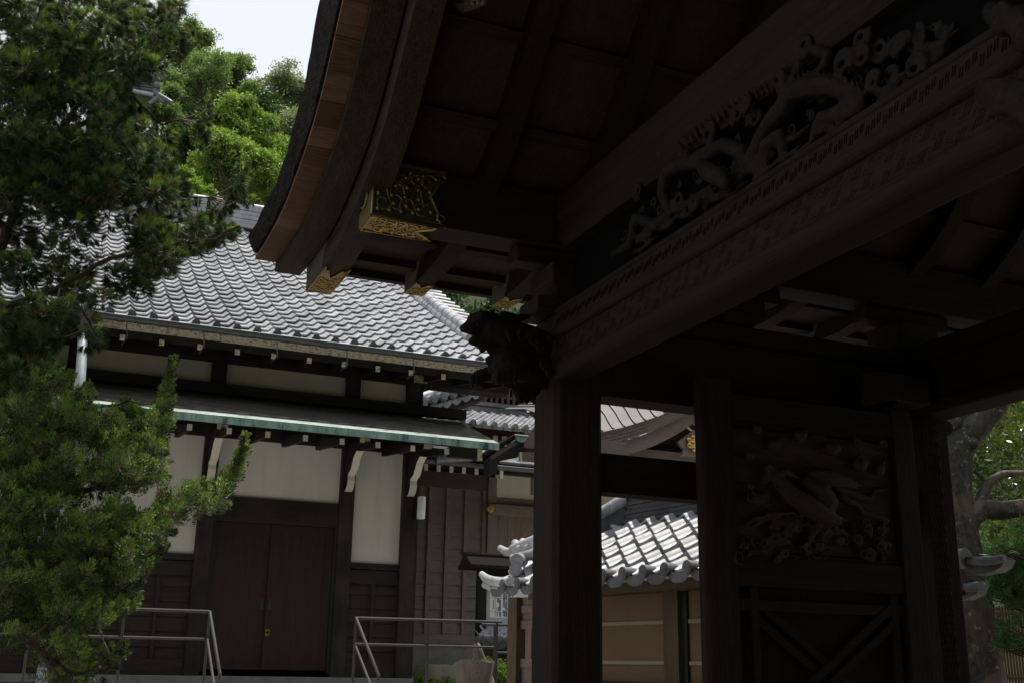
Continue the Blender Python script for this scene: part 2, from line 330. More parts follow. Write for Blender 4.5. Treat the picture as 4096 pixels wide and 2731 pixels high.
# gutter, hopper, downpipe
gz = 4.655*15/16; gx0 = aY(365, 1245, 15).x
m = MB(); G = []
for k in range(9):
    a = math.pi*k/8; G.append([Vector((x, 14.98-.06*math.cos(a), gz-.06*math.sin(a)-.01)) for x in (gx0, XR)])
m.grid(G); m.tube([(gx0, 14.92, gz), (XR, 14.92, gz)], .008, 6); m.build('gutter', M['gutter'], hall)
hx = aY(340, 1270, 14.98)
m = MB(); m.box(hx.x-.12, hx.x+.12, 14.88, 15.1, gz-.26, gz+.0); m.build('rain_hopper', M['gutter'], hall)
m = MB(); pb = aY(312, 1590, 14.3)
m.tube([(hx.x, 14.98, gz-.25), (pb.x, 14.3, pb.z+.25), (pb.x, 14.28, pb.z), (pb.x, 14.28, -.31)], .062, 12); m.build('downpipe', M['galv'], hall)
for k in range(14):
    m = MB(); z = 4.34*15.2/16; X = (.817+.533*2*k-2.1)*15/16
    m.bar((X, 14.97, gz-.08), (X+.03, 15.0, gz-.28), .012, .012); m.bar((X+.03, 15.0, gz-.28), (X-.02, 15.17, gz-.33), .012, .012)
    m.build('gutter_bracket', M['gutter'], hall)
# eave board blocks
m = MB(); X = XL
b0 = aY(1000, 1358, 15.14).z; b1 = aY(1000, 1377, 15.14).z
while X < XR-.2:
    w_ = random.choice((.28,.33,.36,.42)); m.box(X, X+w_-.006, 15.13+random.uniform(0,.006), 15.3, b1, b0+.05); X += w_
n = NT('peeling_white_paint'); g = n.noise((1,1,3), 16, 6, .7)
M['peel'] = n.done(n.ramp(g, [(.40, (.16,.13,.09)), (.5, (.62,.56,.43))]), .85, .15)
m.build('eave_board', M['peel'], hall)
m = MB(); m.box(XL, XR, 15.2, 16.6, b0+.02, b0+.05); m.slab([(XL,15.2,b1),(XL,15.26,b1),(XL,15.26,b1-.10),(XL,15.2,b1-.10)], (XR-XL,0,0)); m.build('eave_soffit', M['hall_x'], hall)
for k in range(-10, 12):
    X = (.817+.533*k)*15.2/16; z = 4.343*15.2/16
    if X < XL+.2: continue
    m = MB(); m.hexa([(X-.03,15.17,z-.035),(X+.03,15.17,z-.035),(X+.03,16.2,z+.14),(X-.03,16.2,z+.14),(X-.03,15.17,z+.035),(X+.03,15.17,z+.035),(X+.03,16.2,z+.3),(X-.03,16.2,z+.3)])
    r_ = m.build('rafter', M['hall_x'], hall)
    m = MB(); m.box(X-.033, X+.033, 15.155, 15.17, z-.04, z+.04); m.build('end_cap', M['peel'], r_)
# wall posts and beams
posts = [-3.78*K, -1.75*K, .25*K, 2.18*K, 4.17*K, 5.125*K]
for X in posts:
    m = MB(); m.box(X-.108, X+.108, 16.08, 16.3, -.19, 4.25); m.build('post', M['hall_z'], hall, bevel=.006)
ke = aY(2023, 1600, 16.15).x
m = MB(); m.box(XL, ke, 16.02, 16.35, 4.20, 4.47); m.box(XL, 5.3, 16.12, 16.33, 3.62, 3.84); m.box(XL, 5.3, 16.12, 16.33, 3.10, 3.36)
e0 = aY(1860, 1680, 16.05); e1 = aY(1860, 1642, 16.05)
m.box(XL, e0.x, 15.98, 16.119, e0.z, e1.z); m.build('wall_beam', M['hall_x'], hall, bevel=.006)
q0 = aY(1649, 1531, 16.1); q1 = aY(1703, 1488, 16.1)
m = MB(); m.box(q0.x, q1.x, 16.0, 16.019, q0.z, q1.z); m.build('bracket_block', M['peel'], hall)
edges = [(XL, posts[0]-.108)]+[(posts[i]+.108, posts[i+1]-.108) for i in range(5)]
for i, (a, b) in enumerate(edges):
    m = MB(); m.box(a, b, 16.18, 16.25, 3.84, 4.2); m.build('upper_plaster_panel', M['cream'], hall)
    zb = 2.235*K if i == 4 else 1.411*K
    m = MB(); m.box(a, b, 16.18, 16.25, zb, 3.1); m.build('plaster_panel', M['white'], hall)
    m = MB(); m.box(a, b, 16.12, 16.29, zb-.30 if i == 4 else zb-.09, zb)
    if i == 4: m.build('door_lintel', M['hall_x'], hall, bevel=.006); continue
    m.box(a, b, 16.14, 16.29, zb-.30, zb-.1); m.build('wall_rail', M['hall_x'], hall, bevel=.005)
    m = MB(); z = -.02
    while z < zb-.32:
        m.hexa([(a,16.17,z),(b,16.17,z),(b,16.2,z),(a,16.2,z),(a,16.19,z+.205),(b,16.19,z+.205),(b,16.2,z+.205),(a,16.2,z+.205)]); z += .2
    m.box(a, b, 16.2, 16.24, -.19, zb-.3); m.build('wainscot_boards', M['board_x'], hall)
    nb = 1 if b-a < 1.2 else 3
    for k in range(nb):
        X = a+(b-a)*(k+1)/(nb+1); m = MB(); m.box(X-.025, X+.025, 16.14, 16.168, .02, zb-.3); m.build('batten', M['hall_z'], hall)
    m = MB(); m.box(a, b, 16.13, 16.29, -.19, .02); m.build('bottom_rail', M['board_x'], hall, bevel=.005)
# doors
da, db, zt = edges[4][0], edges[4][1], 2.235*K-.30
m = MB(); m.box(da, da+.045, 16.13, 16.28, -.14, zt); m.box(db-.045, db, 16.13, 16.28, -.14, zt); m.box(da+.045, db-.045, 16.13, 16.28, zt-.05, zt); m.build('door_frame', M['board_x'], hall)
mid = (da+db)/2
for s, (a, b, y) in enumerate(((da+.05, mid+.06, 16.2), (mid-.06, db-.05, 16.165))):
    m = MB(); m.box(a, b, y, y+.03, -.1, zt-.055)
    for xx in (a, b-.11): m.box(xx, xx+.11, y-.006, y, -.1, zt-.055)
    for zz in (-.1, zt-.14): m.box(a+.11, b-.11, y-.006, y, zz, zz+.085)
    d_ = m.build('door_leaf', M['door'], hall)
    hx_ = (a+.05) if s else (b-.17)
    m = MB(); m.box(hx_-.016, hx_+.016, y-.014, y-.006, .72, .86); m.build('handle', M['back'], d_)
    if s:
        m = MB(); m.tube([(hx_, y-.016, .42), (hx_, y-.006, .42)], .034, 16); m.tube([(hx_, y-.016, .385), (hx_, y-.006, .385)], .034, 16); m.build('lock', M['brass'], d_)
m = MB(); m.box(XL, 5.32, 15.95, 16.35, -.30, -.19); m.build('sill_stone', M['conc'], hall, bevel=.01)
m = MB(); m.box(XL, 5.30, 16.36, 30, -.31, 4.2); m.build('hall_body', M['void'], hall)
# copper canopy
CY, CZ = 14.5, 3.055; CXR = .413*CY
cf = lambda t: .385*t
tile_roof((XL, CY+.02, CZ+.01), (1,0,0), (0,1,0), 1, 3, CXR-XL, .085, cf, 'canopy_edge_strip', M['strip'], hall, flat=True, lift=.008, th=.01, disc=0)
tile_roof((XL, CY+.275, CZ+.01+cf(.255)), (1,0,0), (0,1,0), 1, 15, CXR-XL, .096, cf, 'canopy_roof', M['copper'], hall, flat=True, lift=.010, th=.012, disc=0)
m = MB(); X = XL
while X < CXR-.05:
    w_ = min(random.uniform(.32,.5), CXR-X); m.box(X, X+w_-.003, CY+random.uniform(0,.005), CY+.03, CZ-.085, CZ+.015); X += w_
m.build('canopy_fascia', M['verdi'], hall)
m = MB(); m.slab([(CXR,CY+.04,CZ-.085),(CXR,16.2,CZ-.085+cf(1.7)),(CXR,16.2,CZ+.01+cf(1.7)),(CXR,CY+.04,CZ+.01)], (-.03,0,0)); m.build('canopy_side_edge', M['copper'], hall)
m = MB(); m.slab([(XL,CY+.04,CZ-.09),(XL,16.15,CZ-.09+cf(1.6)),(XL,16.15,CZ-.05+cf(1.6)),(XL,CY+.04,CZ-.04)], (CXR-XL-.04,0,0)); m.build('canopy_soffit', M['hall_x'], hall)
for k in range(-12, 8):
    X = (1.849+.5522*k)*14.75/16; z = 3.168*14.75/16
    if X < XL+.2: continue
    m = MB(); m.hexa([(X-.03,14.72,z-.035),(X+.03,14.72,z-.035),(X+.03,16.15,z+.12),(X-.03,16.15,z+.12),(X-.03,14.72,z+.035),(X+.03,14.72,z+.035),(X+.03,16.15,z+.32),(X-.03,16.15,z+.32)])
    r_ = m.build('canopy_rafter', M['hall_x'], hall)
    m = MB(); m.box(X-.033, X+.033, 14.705, 14.72, z-.04, z+.04); m.build('end_cap', M['paint'], r_)
q0 = aY(1911, 1840, 14.66); q1 = aY(1930, 1795, 14.66)
m = MB(); m.box(q0.x, q1.x, 14.66, 14.68, q0.z, q1.z); m.build('beam_end_board', M['peel'], hall)
m = MB(); m.box(5.3, q1.x, 14.69, 14.8, q0.z+.03, q1.z); m.build('canopy_beam', M['hall_x'], hall)
# carved support arms with white faces
prof = [(16.10,2.45),(16.02,2.47),(15.96,2.52),(15.93,2.60),(15.95,2.67),(15.90,2.70),(15.80,2.73),(15.74,2.80),(15.66,2.90),(15.52,2.97)]
for X in posts:
    m = MB()
    f_ = [Vector((X-.05, y, z)) for y, z in prof]
    pts = f_+[Vector((X-.05, 15.52, 3.05)), Vector((X-.05, 16.10, 3.05))]
    m.slab(pts, (.10,0,0)); m.box(X-.07, X+.07, 15.3, 16.1, 3.05, 3.13)
    k_ = m.build('support_arm', M['hall_x'], hall)
    m = MB(); m.grid([[p+Vector((dx, -.006, -.004)) for p in f_] for dx in (-.004, .104)], False); m.grid([[p+Vector((dx, .0, .0)) for p in f_] for dx in (-.004, .104)][::-1], False)
    m.box(X-.072, X+.072, 15.285, 15.30, 3.05, 3.13); m.build('painted_face', M['paint'], k_)
# wall lamp on the corner post
lp = aY(1685, 2030, 15.98); lt = aY(1685, 1984, 15.98).z; lb = aY(1685, 2074, 15.98).z
lamp = thing('wall_lamp', (lp.x, 16.0, lp.z), 'white cylindrical lamp fixed to the dark corner post of the white hall', 'lamp')
m = MB(); m.tube([(lp.x, 15.98, lb), (lp.x, 15.98, lb+.012), (lp.x, 15.98, lt-.012), (lp.x, 15.98, lt)], [.05,.062,.062,.05], 20); m.build('lamp_shade', M['lampshade'], lamp)
m = MB(); m.box(lp.x-.10, lp.x-.05, 16.0, 16.06, lb, lt+.02); m.box(lp.x-.08, lp.x+.02, 16.03, 16.06, lb-.01, lb+.02); m.build('bracket', M['black'], lamp)

# ------------------------------------------------------------------ handrails in front of the hall
def rail(Yr, xs, ytop, ymid, slope_end, low_end, label, Xleft=None, right_post=None):
    t0 = aY(xs[0], ytop, Yr)
    return t0
def handrail(label, pts_top, pts_mid, posts_, slope, r=.017):
    o = thing('handrail', (pts_top[0].x, pts_top[0].y, -.31), label, 'railing', 'steel handrails at the hall entrance')
    m = MB(); m.tube(pts_top, r, 10); m.build('top_rail', M['rail'], o)
    m = MB(); m.tube(pts_mid, r*.85, 10); m.build('middle_rail', M['rail'], o)
    for p in posts_:
        m = MB(); m.tube([(p.x, p.y, -.31 if p.y > 10.8 else -1.5), p], r*.9, 10); m.build('post', M['rail'], o)
    m = MB(); m.tube(slope[0], r*1.05, 10); m.tube(slope[1], r*.9, 10); m.build('sloping_rail', M['rail'], o)
    return o
YR = 12.9
cA = aY(*c3(1410, 1083), YR); zR = cA.z; e = aX(*c3(1478, 1498), cA.x); mA = aY(*c3(1400, 1268), YR)
e2 = aX(*c3(1436, 1564), cA.x)
o = handrail('grey steel handrail left of the dark red doors, partly behind the juniper', [Vector((-3.2, YR, zR)), cA], [Vector((-3.2, YR, mA.z)), Vector((cA.x, YR, mA.z))],
    [cA, Vector((aY(*c3(835,1110),YR).x, YR, zR)), Vector((aY(*c3(185,1300),YR).x, YR, zR)), Vector((e.x, e.y, e.z))],
    [[cA, e, e-Vector((0,0,.12))], [Vector((cA.x, YR, mA.z)), e2+(e2-Vector((cA.x, YR, mA.z)))*.3]])
cB = aY(*c2(378, 1128), YR); cC = aY(*c2(1358, 1156), YR); e = aX(*c2(530, 1515), cB.x); mB = aY(*c2(378, 1303), YR); e2 = aX(*c2(470, 1565), cB.x)
o = handrail('grey steel handrail right of the dark red doors, in front of the brown board wall', [cB, cC], [Vector((cB.x, YR, mB.z)), Vector((cC.x, YR, mB.z))],
    [cB, Vector((aY(*c2(866,1140),YR).x, YR, cB.z)), Vector((cC.x-.06, YR, cB.z)), e],
    [[cB, e, e-Vector((0,0,.12))], [Vector((cB.x, YR, mB.z)), e2+(e2-Vector((cB.x, YR, mB.z)))*.3]])
# short thin rail behind
m_ = aY(*cn(190, 982), 13.6); n_ = aY(*cn(640, 992), 13.6); l_ = aY(*cn(315, 1262), 13.6)
o = thing('low_rail', (m_.x, 13.6, -.31), 'thin grey rail behind the stumps, below the notice board', 'railing')
m = MB(); m.tube([m_, Vector((n_.x, 13.6, m_.z))], .017, 8); m.build('top_rail', M['rail'], o)
m = MB(); m.tube([Vector((l_.x, 13.6, l_.z)), Vector((n_.x, 13.6, l_.z))], .015, 8); m.build('middle_rail', M['rail'], o)
for X in (l_.x, n_.x):
    m = MB(); m.tube([(X, 13.6, -.31), (X, 13.6, m_.z)], .017, 8); m.build('post', M['rail'], o)

# ------------------------------------------------------------------ brown boarded corridor building right of the hall
AY = 17.4
an = thing('corridor_building', (7.5, AY, -.31), 'brown board clad corridor building between the white hall and the shrine hall', 'building')
def rectP(m, a, b, Y, d, grow=0):   # box whose front face spans two survey points on plane Y
    p, q = aY(*a, Y), aY(*b, Y); x0_, x1_ = sorted((p.x, q.x)); z0_, z1_ = sorted((p.z, q.z)); m.box(x0_-grow, x1_+grow, Y, Y+d, z0_, z1_); return x0_, x1_, z0_, z1_
bx0 = 5.0; bx1 = aY(*c2(1246, 700), AY).x; bt = aY(*c2(900, 245), AY).z; bb = aY(*c2(900, 1238), AY).z; bf = aY(*c2(900, 1300), AY).z; bg_ = aY(*c2(900, 1410), AY).z
m = MB(); z = bb; st = aY(*c2(900, 600), AY).z-aY(*c2(900, 682), AY).z
while z < bt:
    m.hexa([(bx0,AY,z),(bx1,AY,z),(bx1,AY+.05,z),(bx0,AY+.05,z),(bx0,AY+.022,z+st+.01),(bx1,AY+.022,z+st+.01),(bx1,AY+.05,z+st+.01),(bx0,AY+.05,z+st+.01)]); z += st
m.build('wall_boards', M['brown_x'], an)
for cx_ in (857, 978, 1104, 1228):
    X = aY(*c2(cx_, 900), AY).x; m = MB(); m.box(X-.035, X+.035, AY-.03, AY-.002, bb, bt); m.build('batten', M['brown_z'], an)
m = MB(); m.box(bx0, bx1, AY-.05, AY+.05, bf, bb); m.box(bx0, bx1, AY-.03, AY+.05, bf-.02, bf); m.build('bottom_rail', M['brown_x'], an)
m = MB(); m.box(bx0, bx1+3.5, AY+.02, AY+.3, -.31, bf-.02); m.build('foundation', M['conc'], an)
sx = aY(*c2(1100, 1440), 16.8).x
m = MB(); m.box(5.35, sx+.6, 16.8, AY+.02, -.31, aY(*c2(900, 1440), 16.8).z); m.build('stone_step', M['stone'], an, bevel=.015)
m = MB(); rt = aY(*c2(900, 150), AY).z; m.box(bx0, aY(*c2(1248, 700), AY).x, AY-.04, AY+.1, bt, rt+.25); z165 = aY(*c2(1440, 166), AY).z; m.box(aY(*c2(1248, 700), AY).x, bx1+3.5, AY-.04, AY+.1, z165, z165+.35); m.build('head_beam', M['red'], an)
px0 = aY(*c2(1248, 700), AY).x; px1 = aY(*c2(1306, 700), AY).x
m = MB(); m.box(px0, px1, AY-.08, AY+.12, -.2, rt); m.build('corner_post', M['brown_z'], an, bevel=.006)
m = MB(); X1 = bx1+3.5
zA = aY(*c2(1440, 325), AY).z; zB = aY(*c2(1440, 385), AY).z; zC = aY(*c2(1440, 440), AY).z
m.box(px1, X1, AY, AY+.06, zA, z165+.02); m.build('plaster_panel', M['cream'], an)
m = MB(); m.box(px1, X1, AY-.02, AY+.08, zB, zA); m.box(px0, X1, AY-.13, AY-.081, zC-.02, zB+.02); m.build('wall_rail', M['brown_x'], an, bevel=.005)
m = MB(); X = px1
while X < X1: m.box(X, X+.245, AY+.01+random.uniform(0,.01), AY+.05, -.2, zC+.05); X += .25
m.build('door_boards', M['brown_z'], an)
m = MB(); f0 = aY(*c2(1556, 200), AY); m.box(f0.x, f0.x+.04, AY-.02, AY, aY(*c2(1556, 298), AY).z, f0.z); m.box(f0.x, f0.x+.5, AY-.02, AY, f0.z, f0.z+.04); m.build('window_frame', M['brown_z'], an)
c_ = aY(*c2(1282, 391), AY-.135)
m = MB(); m.tube([(c_.x, AY-.15, c_.z), (c_.x, AY-.131, c_.z)], .07, 16); m.ball((c_.x, AY-.155, c_.z), .018, 6)
for k in range(6): m.ball((c_.x+.042*math.cos(k*math.pi/3+.5), AY-.152, c_.z+.042*math.sin(k*math.pi/3+.5)), .022, 6, (1,.5,1))
m.build('gold_crest', M['gold'], an)
# eave with white rafter ends, gutter
ey = 16.6
for k in range(-2, 8):
    p = aY(*c2(848+85*k, 113+7*k), ey)
    m = MB(); m.hexa([(p.x-.028,ey,p.z-.05),(p.x+.028,ey,p.z-.05),(p.x+.028,AY,p.z+.1),(p.x-.028,AY,p.z+.1),(p.x-.028,ey,p.z+.05),(p.x+.028,ey,p.z+.05),(p.x+.028,AY,p.z+.22),(p.x-.028,AY,p.z+.22)])
    if k > 5: continue
    r_ = m.build('rafter', M['red'], an); m = MB(); m.box(p.x-.031, p.x+.031, ey-.015, ey, p.z-.052, p.z+.052); m.build('end_cap', M['paint'], r_)
p0 = aY(*c2(870, 75), ey); p1 = aY(*c2(1570, 150), ey); zz = p0.z
m = MB(); m.box(5.4, p1.x+2.5, ey+.02, ey+.06, zz-.08, zz+.05); m.box(5.4, p1.x+2.5, ey+.06, AY+.2, zz+.03, zz+.06); m.build('eave_board', M['hall_x'], an)
g0 = aY(*cz(460, 1322), ey-.1); m = MB(); m.tube([(g0.x-.4, ey-.1, g0.z), (p1.x+2.5, ey-.1, g0.z)], .014, 8)
G = []
for k in range(7):
    a = math.pi*k/6; G.append([Vector((x, ey-.05-.05*math.cos(a), g0.z-.06*math.sin(a))) for x in (g0.x-.4, p1.x+2.5)])
m.grid(G); m.build('gutter', M['gutter'], an)
q0 = aY(*c2(1348, 188), ey-.06); q1 = aY(*c2(1370, 128), ey-.06)
m = MB(); m.box(q0.x, q1.x, ey-.06, ey-.03, q0.z, q1.z); m.build('beam_end_board', M['paint'], an)
m = MB(); m.slab([(5.4, ey-.05, zz+.06), (5.4, AY+.2, zz+.42), (5.4, AY+.2, zz+.47), (5.4, ey-.05, zz+.1)], (p1.x-2.9,0,0)); m.build('roof', M['tile_d'], an)
a0 = aY(*cz(540, 1345), ey-.2); a1 = aY(*cz(1100, 1345), ey-.2)
m = MB(); m.tube([(a0.x, ey-.25, a0.z+.02), (a1.x, ey-.25, a1.z+.06)], .07, 10); m.build('wire_mesh_roll', M['mesh'], an)
m = MB(); m.box(5.4, X1, AY+.31, 23, -.31, zz+.3); m.build('building_body', M['void'], an)
# small dark gabled porch roof with half round gutter end
M['matte'] = NT('matte_dark_boards').done((.022,.019,.018), .95, 0)
po = thing('porch_roof', (9, 16.6, 2.5), 'low dark gabled porch roof with a half round gutter end beside the corridor building', 'roof')
PY = 16.2
A_ = aY(*cz(1310, 1230), PY+.0); B_ = aY(*cz(1905, 872), PY+1.2); C_ = aY(*cz(2110, 915), PY+1.2); D_ = aY(*cz(1945, 1010), PY+1.2); 
m = MB(); dv = Vector((.25,2.0,.12))
m.slab([A_, B_, B_+dv, A_+dv], (.02,.08,-.07)); m.build('roof_slope', M['matte'], po)
m = MB(); A2, B2 = A_-Vector((0,.02,.10)), B_-Vector((0,.02,.10)); m.slab([A2, B2, B2-Vector((0,0,.22)), A2-Vector((0,0,.26))], (.12,.06,0)); m.build('bargeboard', M['matte'], po)
m = MB(); X_ = aY(*cz(1945, 1100), PY+1.0); m.box(X_.x, X_.x+2, PY+1.0, PY+1.06, X_.z-.02, B_.z-.05); m.build('shingle_face', M['brown_x'], po)
c_ = aY(*cz(1900, 945), PY+.95); m = MB()
m.slab([(c_.x+.115*math.cos(t), PY+.95, c_.z+.115*math.sin(t)) for t in [math.pi+math.pi*k/10 for k in range(11)]], (0,.02,0)); m.tube([(c_.x-.13, PY+.94, c_.z), (c_.x+.13, PY+.94, c_.z)], .012, 6); m.build('gutter_end', M['galv'], po)
q0 = aY(*cz(1910, 1465), PY+.6); q1 = aY(*cz(2200, 1210), PY+.6)
m = MB(); m.slab([q0, Vector((q1.x,q0.y,q0.z)), q1, aY(*cz(1885,1200),PY+.6)], (0,.06,0)); m.build('sign_panel', M['brown_z'], po)
m = MB(); m.slab([q0-Vector((.035,.02,0)), q0+Vector((.02,-.02,0)), aY(*cz(1905,1200),PY+.58), aY(*cz(1880,1200),PY+.58)], (0,.05,0)); m.build('panel_edge', M['paint'], po)

# ------------------------------------------------------------------ shrine hall behind: lower tiled roof, gable, curved copper roof
sh = thing('shrine_hall', (12, 25, -.31), 'reddish shrine hall far behind with tiled roofs and curved metal front roof', 'building')
KY = 25.0; e0 = aY(*cz(970, 722), KY); e1 = aY(*cz(1960, 845), KY); pk = (e1.x-e0.x)/6
r0 = aY(*cz(1160, 560), KY+2.2); ex = .24; slp = (r0.z-e0.z)/2.2
tile_roof((e0.x, KY, e0.z-.03), (1,0,0), (0,1,0), 26, 10, pk, ex, lambda t: slp*t, 'lower_tiled_roof', M['tile'], sh, i0=-5, disc=.08)
x_a, x_b = e0.x-5*pk, e0.x+21*pk
m = MB(); m.box(x_a, x_b, KY+2.3, KY+2.6, r0.z-.1, r0.z+.18); m.box(x_a, x_b, KY+2.25, KY+2.65, r0.z+.2, r0.z+.3); m.build('roof_ridge', M['tile_d'], sh)
wz = aY(*cz(1300, 420), KY+2.6).z; wt = aY(*cz(1600, 250), KY+2.6).z
m = MB(); m.box(x_a, x_b, KY+2.7, KY+2.9, r0.z+.25, wz+.05); m.build('upper_wall', M['red'], sh)
m = MB(); m.box(x_a, x_b, KY+2.8, KY+2.9, wz, wt+.9); m.build('lattice_back', M['void'], sh)
m = MB(); X = x_a
while X < x_b: m.box(X, X+.075, KY+2.7, KY+2.76, wz+.05, wt+.9); X += .17
z = wz+.2
while z < wt+.9: m.box(x_a, x_b, KY+2.72, KY+2.74, z, z+.07); z += .28
m.build('lattice', M['red'], sh)
m = MB(); zb_ = e0.z-.15; m.box(x_a, x_b, KY+.25, KY+.4, zb_-2.0, zb_+.1); m.build('eave_wall', M['red'], sh)
m = MB()
for cx_, cy_ in ((1495, 1005), (1635, 1015), (1775, 1030)):
    p = aY(*cz(cx_, cy_), KY+.2); m.box(p.x-.06, p.x+.06, KY+.18, KY+.24, p.z-.15, p.z+.1)
m.build('rafter_ends', M['paint'], sh)
m = MB(); m.box(x_a, x_b, KY+.4, KY+2.6, -.31, zb_+.1); m.build('building_body', M['red'], sh)
# gable verge with big round tile ends
GY = 23.6
g0 = aY(*cz(350, 435), GY); g1 = aY(*cz(815, 300), GY); gd = (g1-g0)/3
m = MB()
for k in range(-1, 7):
    c_ = g0+gd*k; m.tube([c_-Vector((0,.1,0)), c_+Vector((-.3,1.5,.1))], .115, 14)
    m.tube([c_-Vector((0,.13,0)), c_-Vector((0,.1,0))], .075, 12); m.bar(c_+Vector((-.06,-.13,0)), c_+Vector((.06,-.13,0)), .01, .015)
m.build('verge_tiles', M['tile'], sh)
m = MB()
for k in range(-1, 7):
    c_ = g0+gd*(k+.5)-Vector((0,0,.06)); G = []
    for y in (-.05, 1.4): G.append([c_+Vector(((j/6-.5)*gd.x, y, (j/6-.5)*gd.z-.09*math.sin(math.pi*j/6))) for j in range(7)])
    m.grid(G); m.grid([[p-Vector((0,0,.14)) for p in G[0]], G[0]], False)
m.build('verge_pans', M['tile_w'], sh)
tA = aY(*cz(305, 375), GY+.2); tB = aY(*cz(640, 262), GY+.2)
m = MB(); m.tube([tA+Vector((-.5,0,-.15)), tA, tB, tB+(tB-tA)*.6], .13, 12); m.build('descending_ridge', M['tile_w'], sh)
pts = [aY(*cz(x, y), GY+.1) for x, y in ((470, 500), (940, 545), (1370, 375), (1500, 150), (1100, 250))]
m = MB(); m.slab(pts, (0,.12,0)); m.build('bargeboard', M['brown_x'], sh)
pts = [aY(*cz(x, y), GY+.0) for x, y in ((500, 500), (640, 470), (1030, 320), (1250, 200), (1180, 200), (900, 300), (560, 440))]
m = MB(); m.slab(pts, (0,.2,0)); m.build('bargeboard_moulding', M['brown_z'], sh)
# curved copper front roof (seen between gate pillar and door leaf)
UY = 20.5
def uc(L, Y): return [aY(*cg(x, y), Y) for x, y in L]
low = uc(((-150, 345), (-90, 327), (0, 305), (85, 285), (190, 262), (290, 232), (370, 205), (440, 172), (500, 140), (575, 92)), UY)
cx0 = aY(*cg(575, 400), UY).x
def mirror(L): return L+[Vector((2*cx0-p.x, p.y, p.z)) for p in L[::-1]]
def resamp(L, n):
    d = [0]
    for a, b in zip(L[:-1], L[1:]): d.append(d[-1]+(b-a).length)
    out = []
    for k in range(n+1):
        s = d[-1]*k/n; i = max(j for j in range(len(d)) if d[j] <= s+1e-9); i = min(i, len(L)-2); f = (s-d[i])/(d[i+1]-d[i]) if d[i+1] > d[i] else 0; out.append(L[i].lerp(L[i+1], f))
    return out
crv = resamp(mirror(low), 56); zl_ = min(p.z for p in crv)
rib = [(0,0),(.05,.02),(.2,.16),(.4,.38),(.7,.62),(1.1,.84),(1.7,1.05),(3.2,1.35)]
G = [[p+Vector((0, s, r)) for s, r in rib] for p in crv]
m = MB(); m.grid(G); m.build('curved_copper_roof', M['sheet'], sh)
m = MB()
for k, row in enumerate(G):
    if k % 2 == 0: m.tube([p+Vector((0,-.01,.012)) for p in row], .016, 6)
m.build('standing_seams', M['gutter'], sh)
for nm, dz0, dz1, dy, mt in (('roof_edge_layers', .0, -.28, .06, 'brown_x'), ('curved_bargeboard', -.29, -.62, .18, 'brown_x')):
    m = MB(); yy = crv
    if nm == 'roof_edge_layers':
        for q in range(4):
            a, b = dz0-.07*q, dz0-.07*q-.066
            m.grid([[p+Vector((0, dy+.03*q, a)) for p in yy], [p+Vector((0, dy+.03*q, b)) for p in yy]], False); m.grid([[p+Vector((0, dy+.03*q, b)) for p in yy], [p+Vector((0, dy+.5, b)) for p in yy]], False)
    else:
        G2 = [[p+Vector((0, y, z)) for p in yy] for y, z in ((dy+.1, dz0), (dy+.1, dz1), (dy+.3, dz1), (dy+.3, dz0))]; m.grid(G2, False)
    m.build(nm, M[mt], sh)
m = MB(); m.slab([p+Vector((0,1.0,-.35)) for p in crv]+[Vector((crv[-1].x,UY+1.0,zl_-1.2)), Vector((crv[0].x,UY+1.0,zl_-1.2))], (0,.1,0)); m.build('gable_infill', M['red'], sh)
gy = UY+.2
gp = [aY(*cg(x, y), gy) for x, y in ((462, 338), (538, 282), (560, 270), (600, 290), (660, 335), (655, 360), (640, 385), (650, 420), (470, 412), (485, 400), (488, 375), (470, 355))]
m = MB(); m.slab(gp, (0,.08,0)); m.build('gable_pendant', M['brown_z'], sh)
c_ = aY(*cg(540, 345), gy-.05); m = MB(); m.ball(c_, .07, 8, (1,.6,1))
for k in range(6):
    a = k*math.pi/3+math.pi/6; m.ball(c_+Vector((.12*math.cos(a), 0, .12*math.sin(a))), .065, 8, (1,.5,1)); m.ball(c_+Vector((.165*math.cos(a), .01, .165*math.sin(a))), .03, 6)
m.build('gold_flower', M['gold'], sh)
zl = min(p.z for p in crv)
m = MB(); m.box(crv[0].x-.5, 2*cx0-crv[0].x+.5, UY+1.2, UY+4.2, -.31, zl-.3); m.build('front_wall', M['brown_z'], sh)
m = MB(); a = aY(*cg(440, 390), UY+.6); m.box(crv[4].x, 2*cx0-crv[4].x, UY+.6, UY+.9, a.z-.25, a.z); m.build('cross_beam', M['brown_x'], sh)
# dark roof slope above the copper roof
Q = uc(((60, 200), (80, 195), (290, 112), (180, 92), (60, 130)), UY+3)
m = MB(); T0 = aY(*cg(60, 205), UY+2.5); T1 = aY(*cg(330, 90), UY+2.5); dd = T1-T0
for k in range(9):
    o_ = Vector((-.05*k, .08*k, .075*k)); m.slab([T0+o_-dd*.8, T1+o_+dd*.6, T1+o_+dd*.6+Vector((0,.1,.085)), T0+o_-dd*.8+Vector((0,.1,.085))], (0,.02,-.012))
m.build('tile_bank', M['tile_d'], sh)
c_ = aY(*cg(90, 110), UY+2.2); m = MB(); m.tube([c_, c_+Vector((.5,1.2,-.3))], .13, 14); m.tube([c_-Vector((0,.02,0)), c_], .085, 12); m.tube([c_+Vector((-.8,.2,.35)), c_+Vector((.9,.3,-.5))], .06, 8); m.build('ridge_end_tile', M['tile_w'], sh)

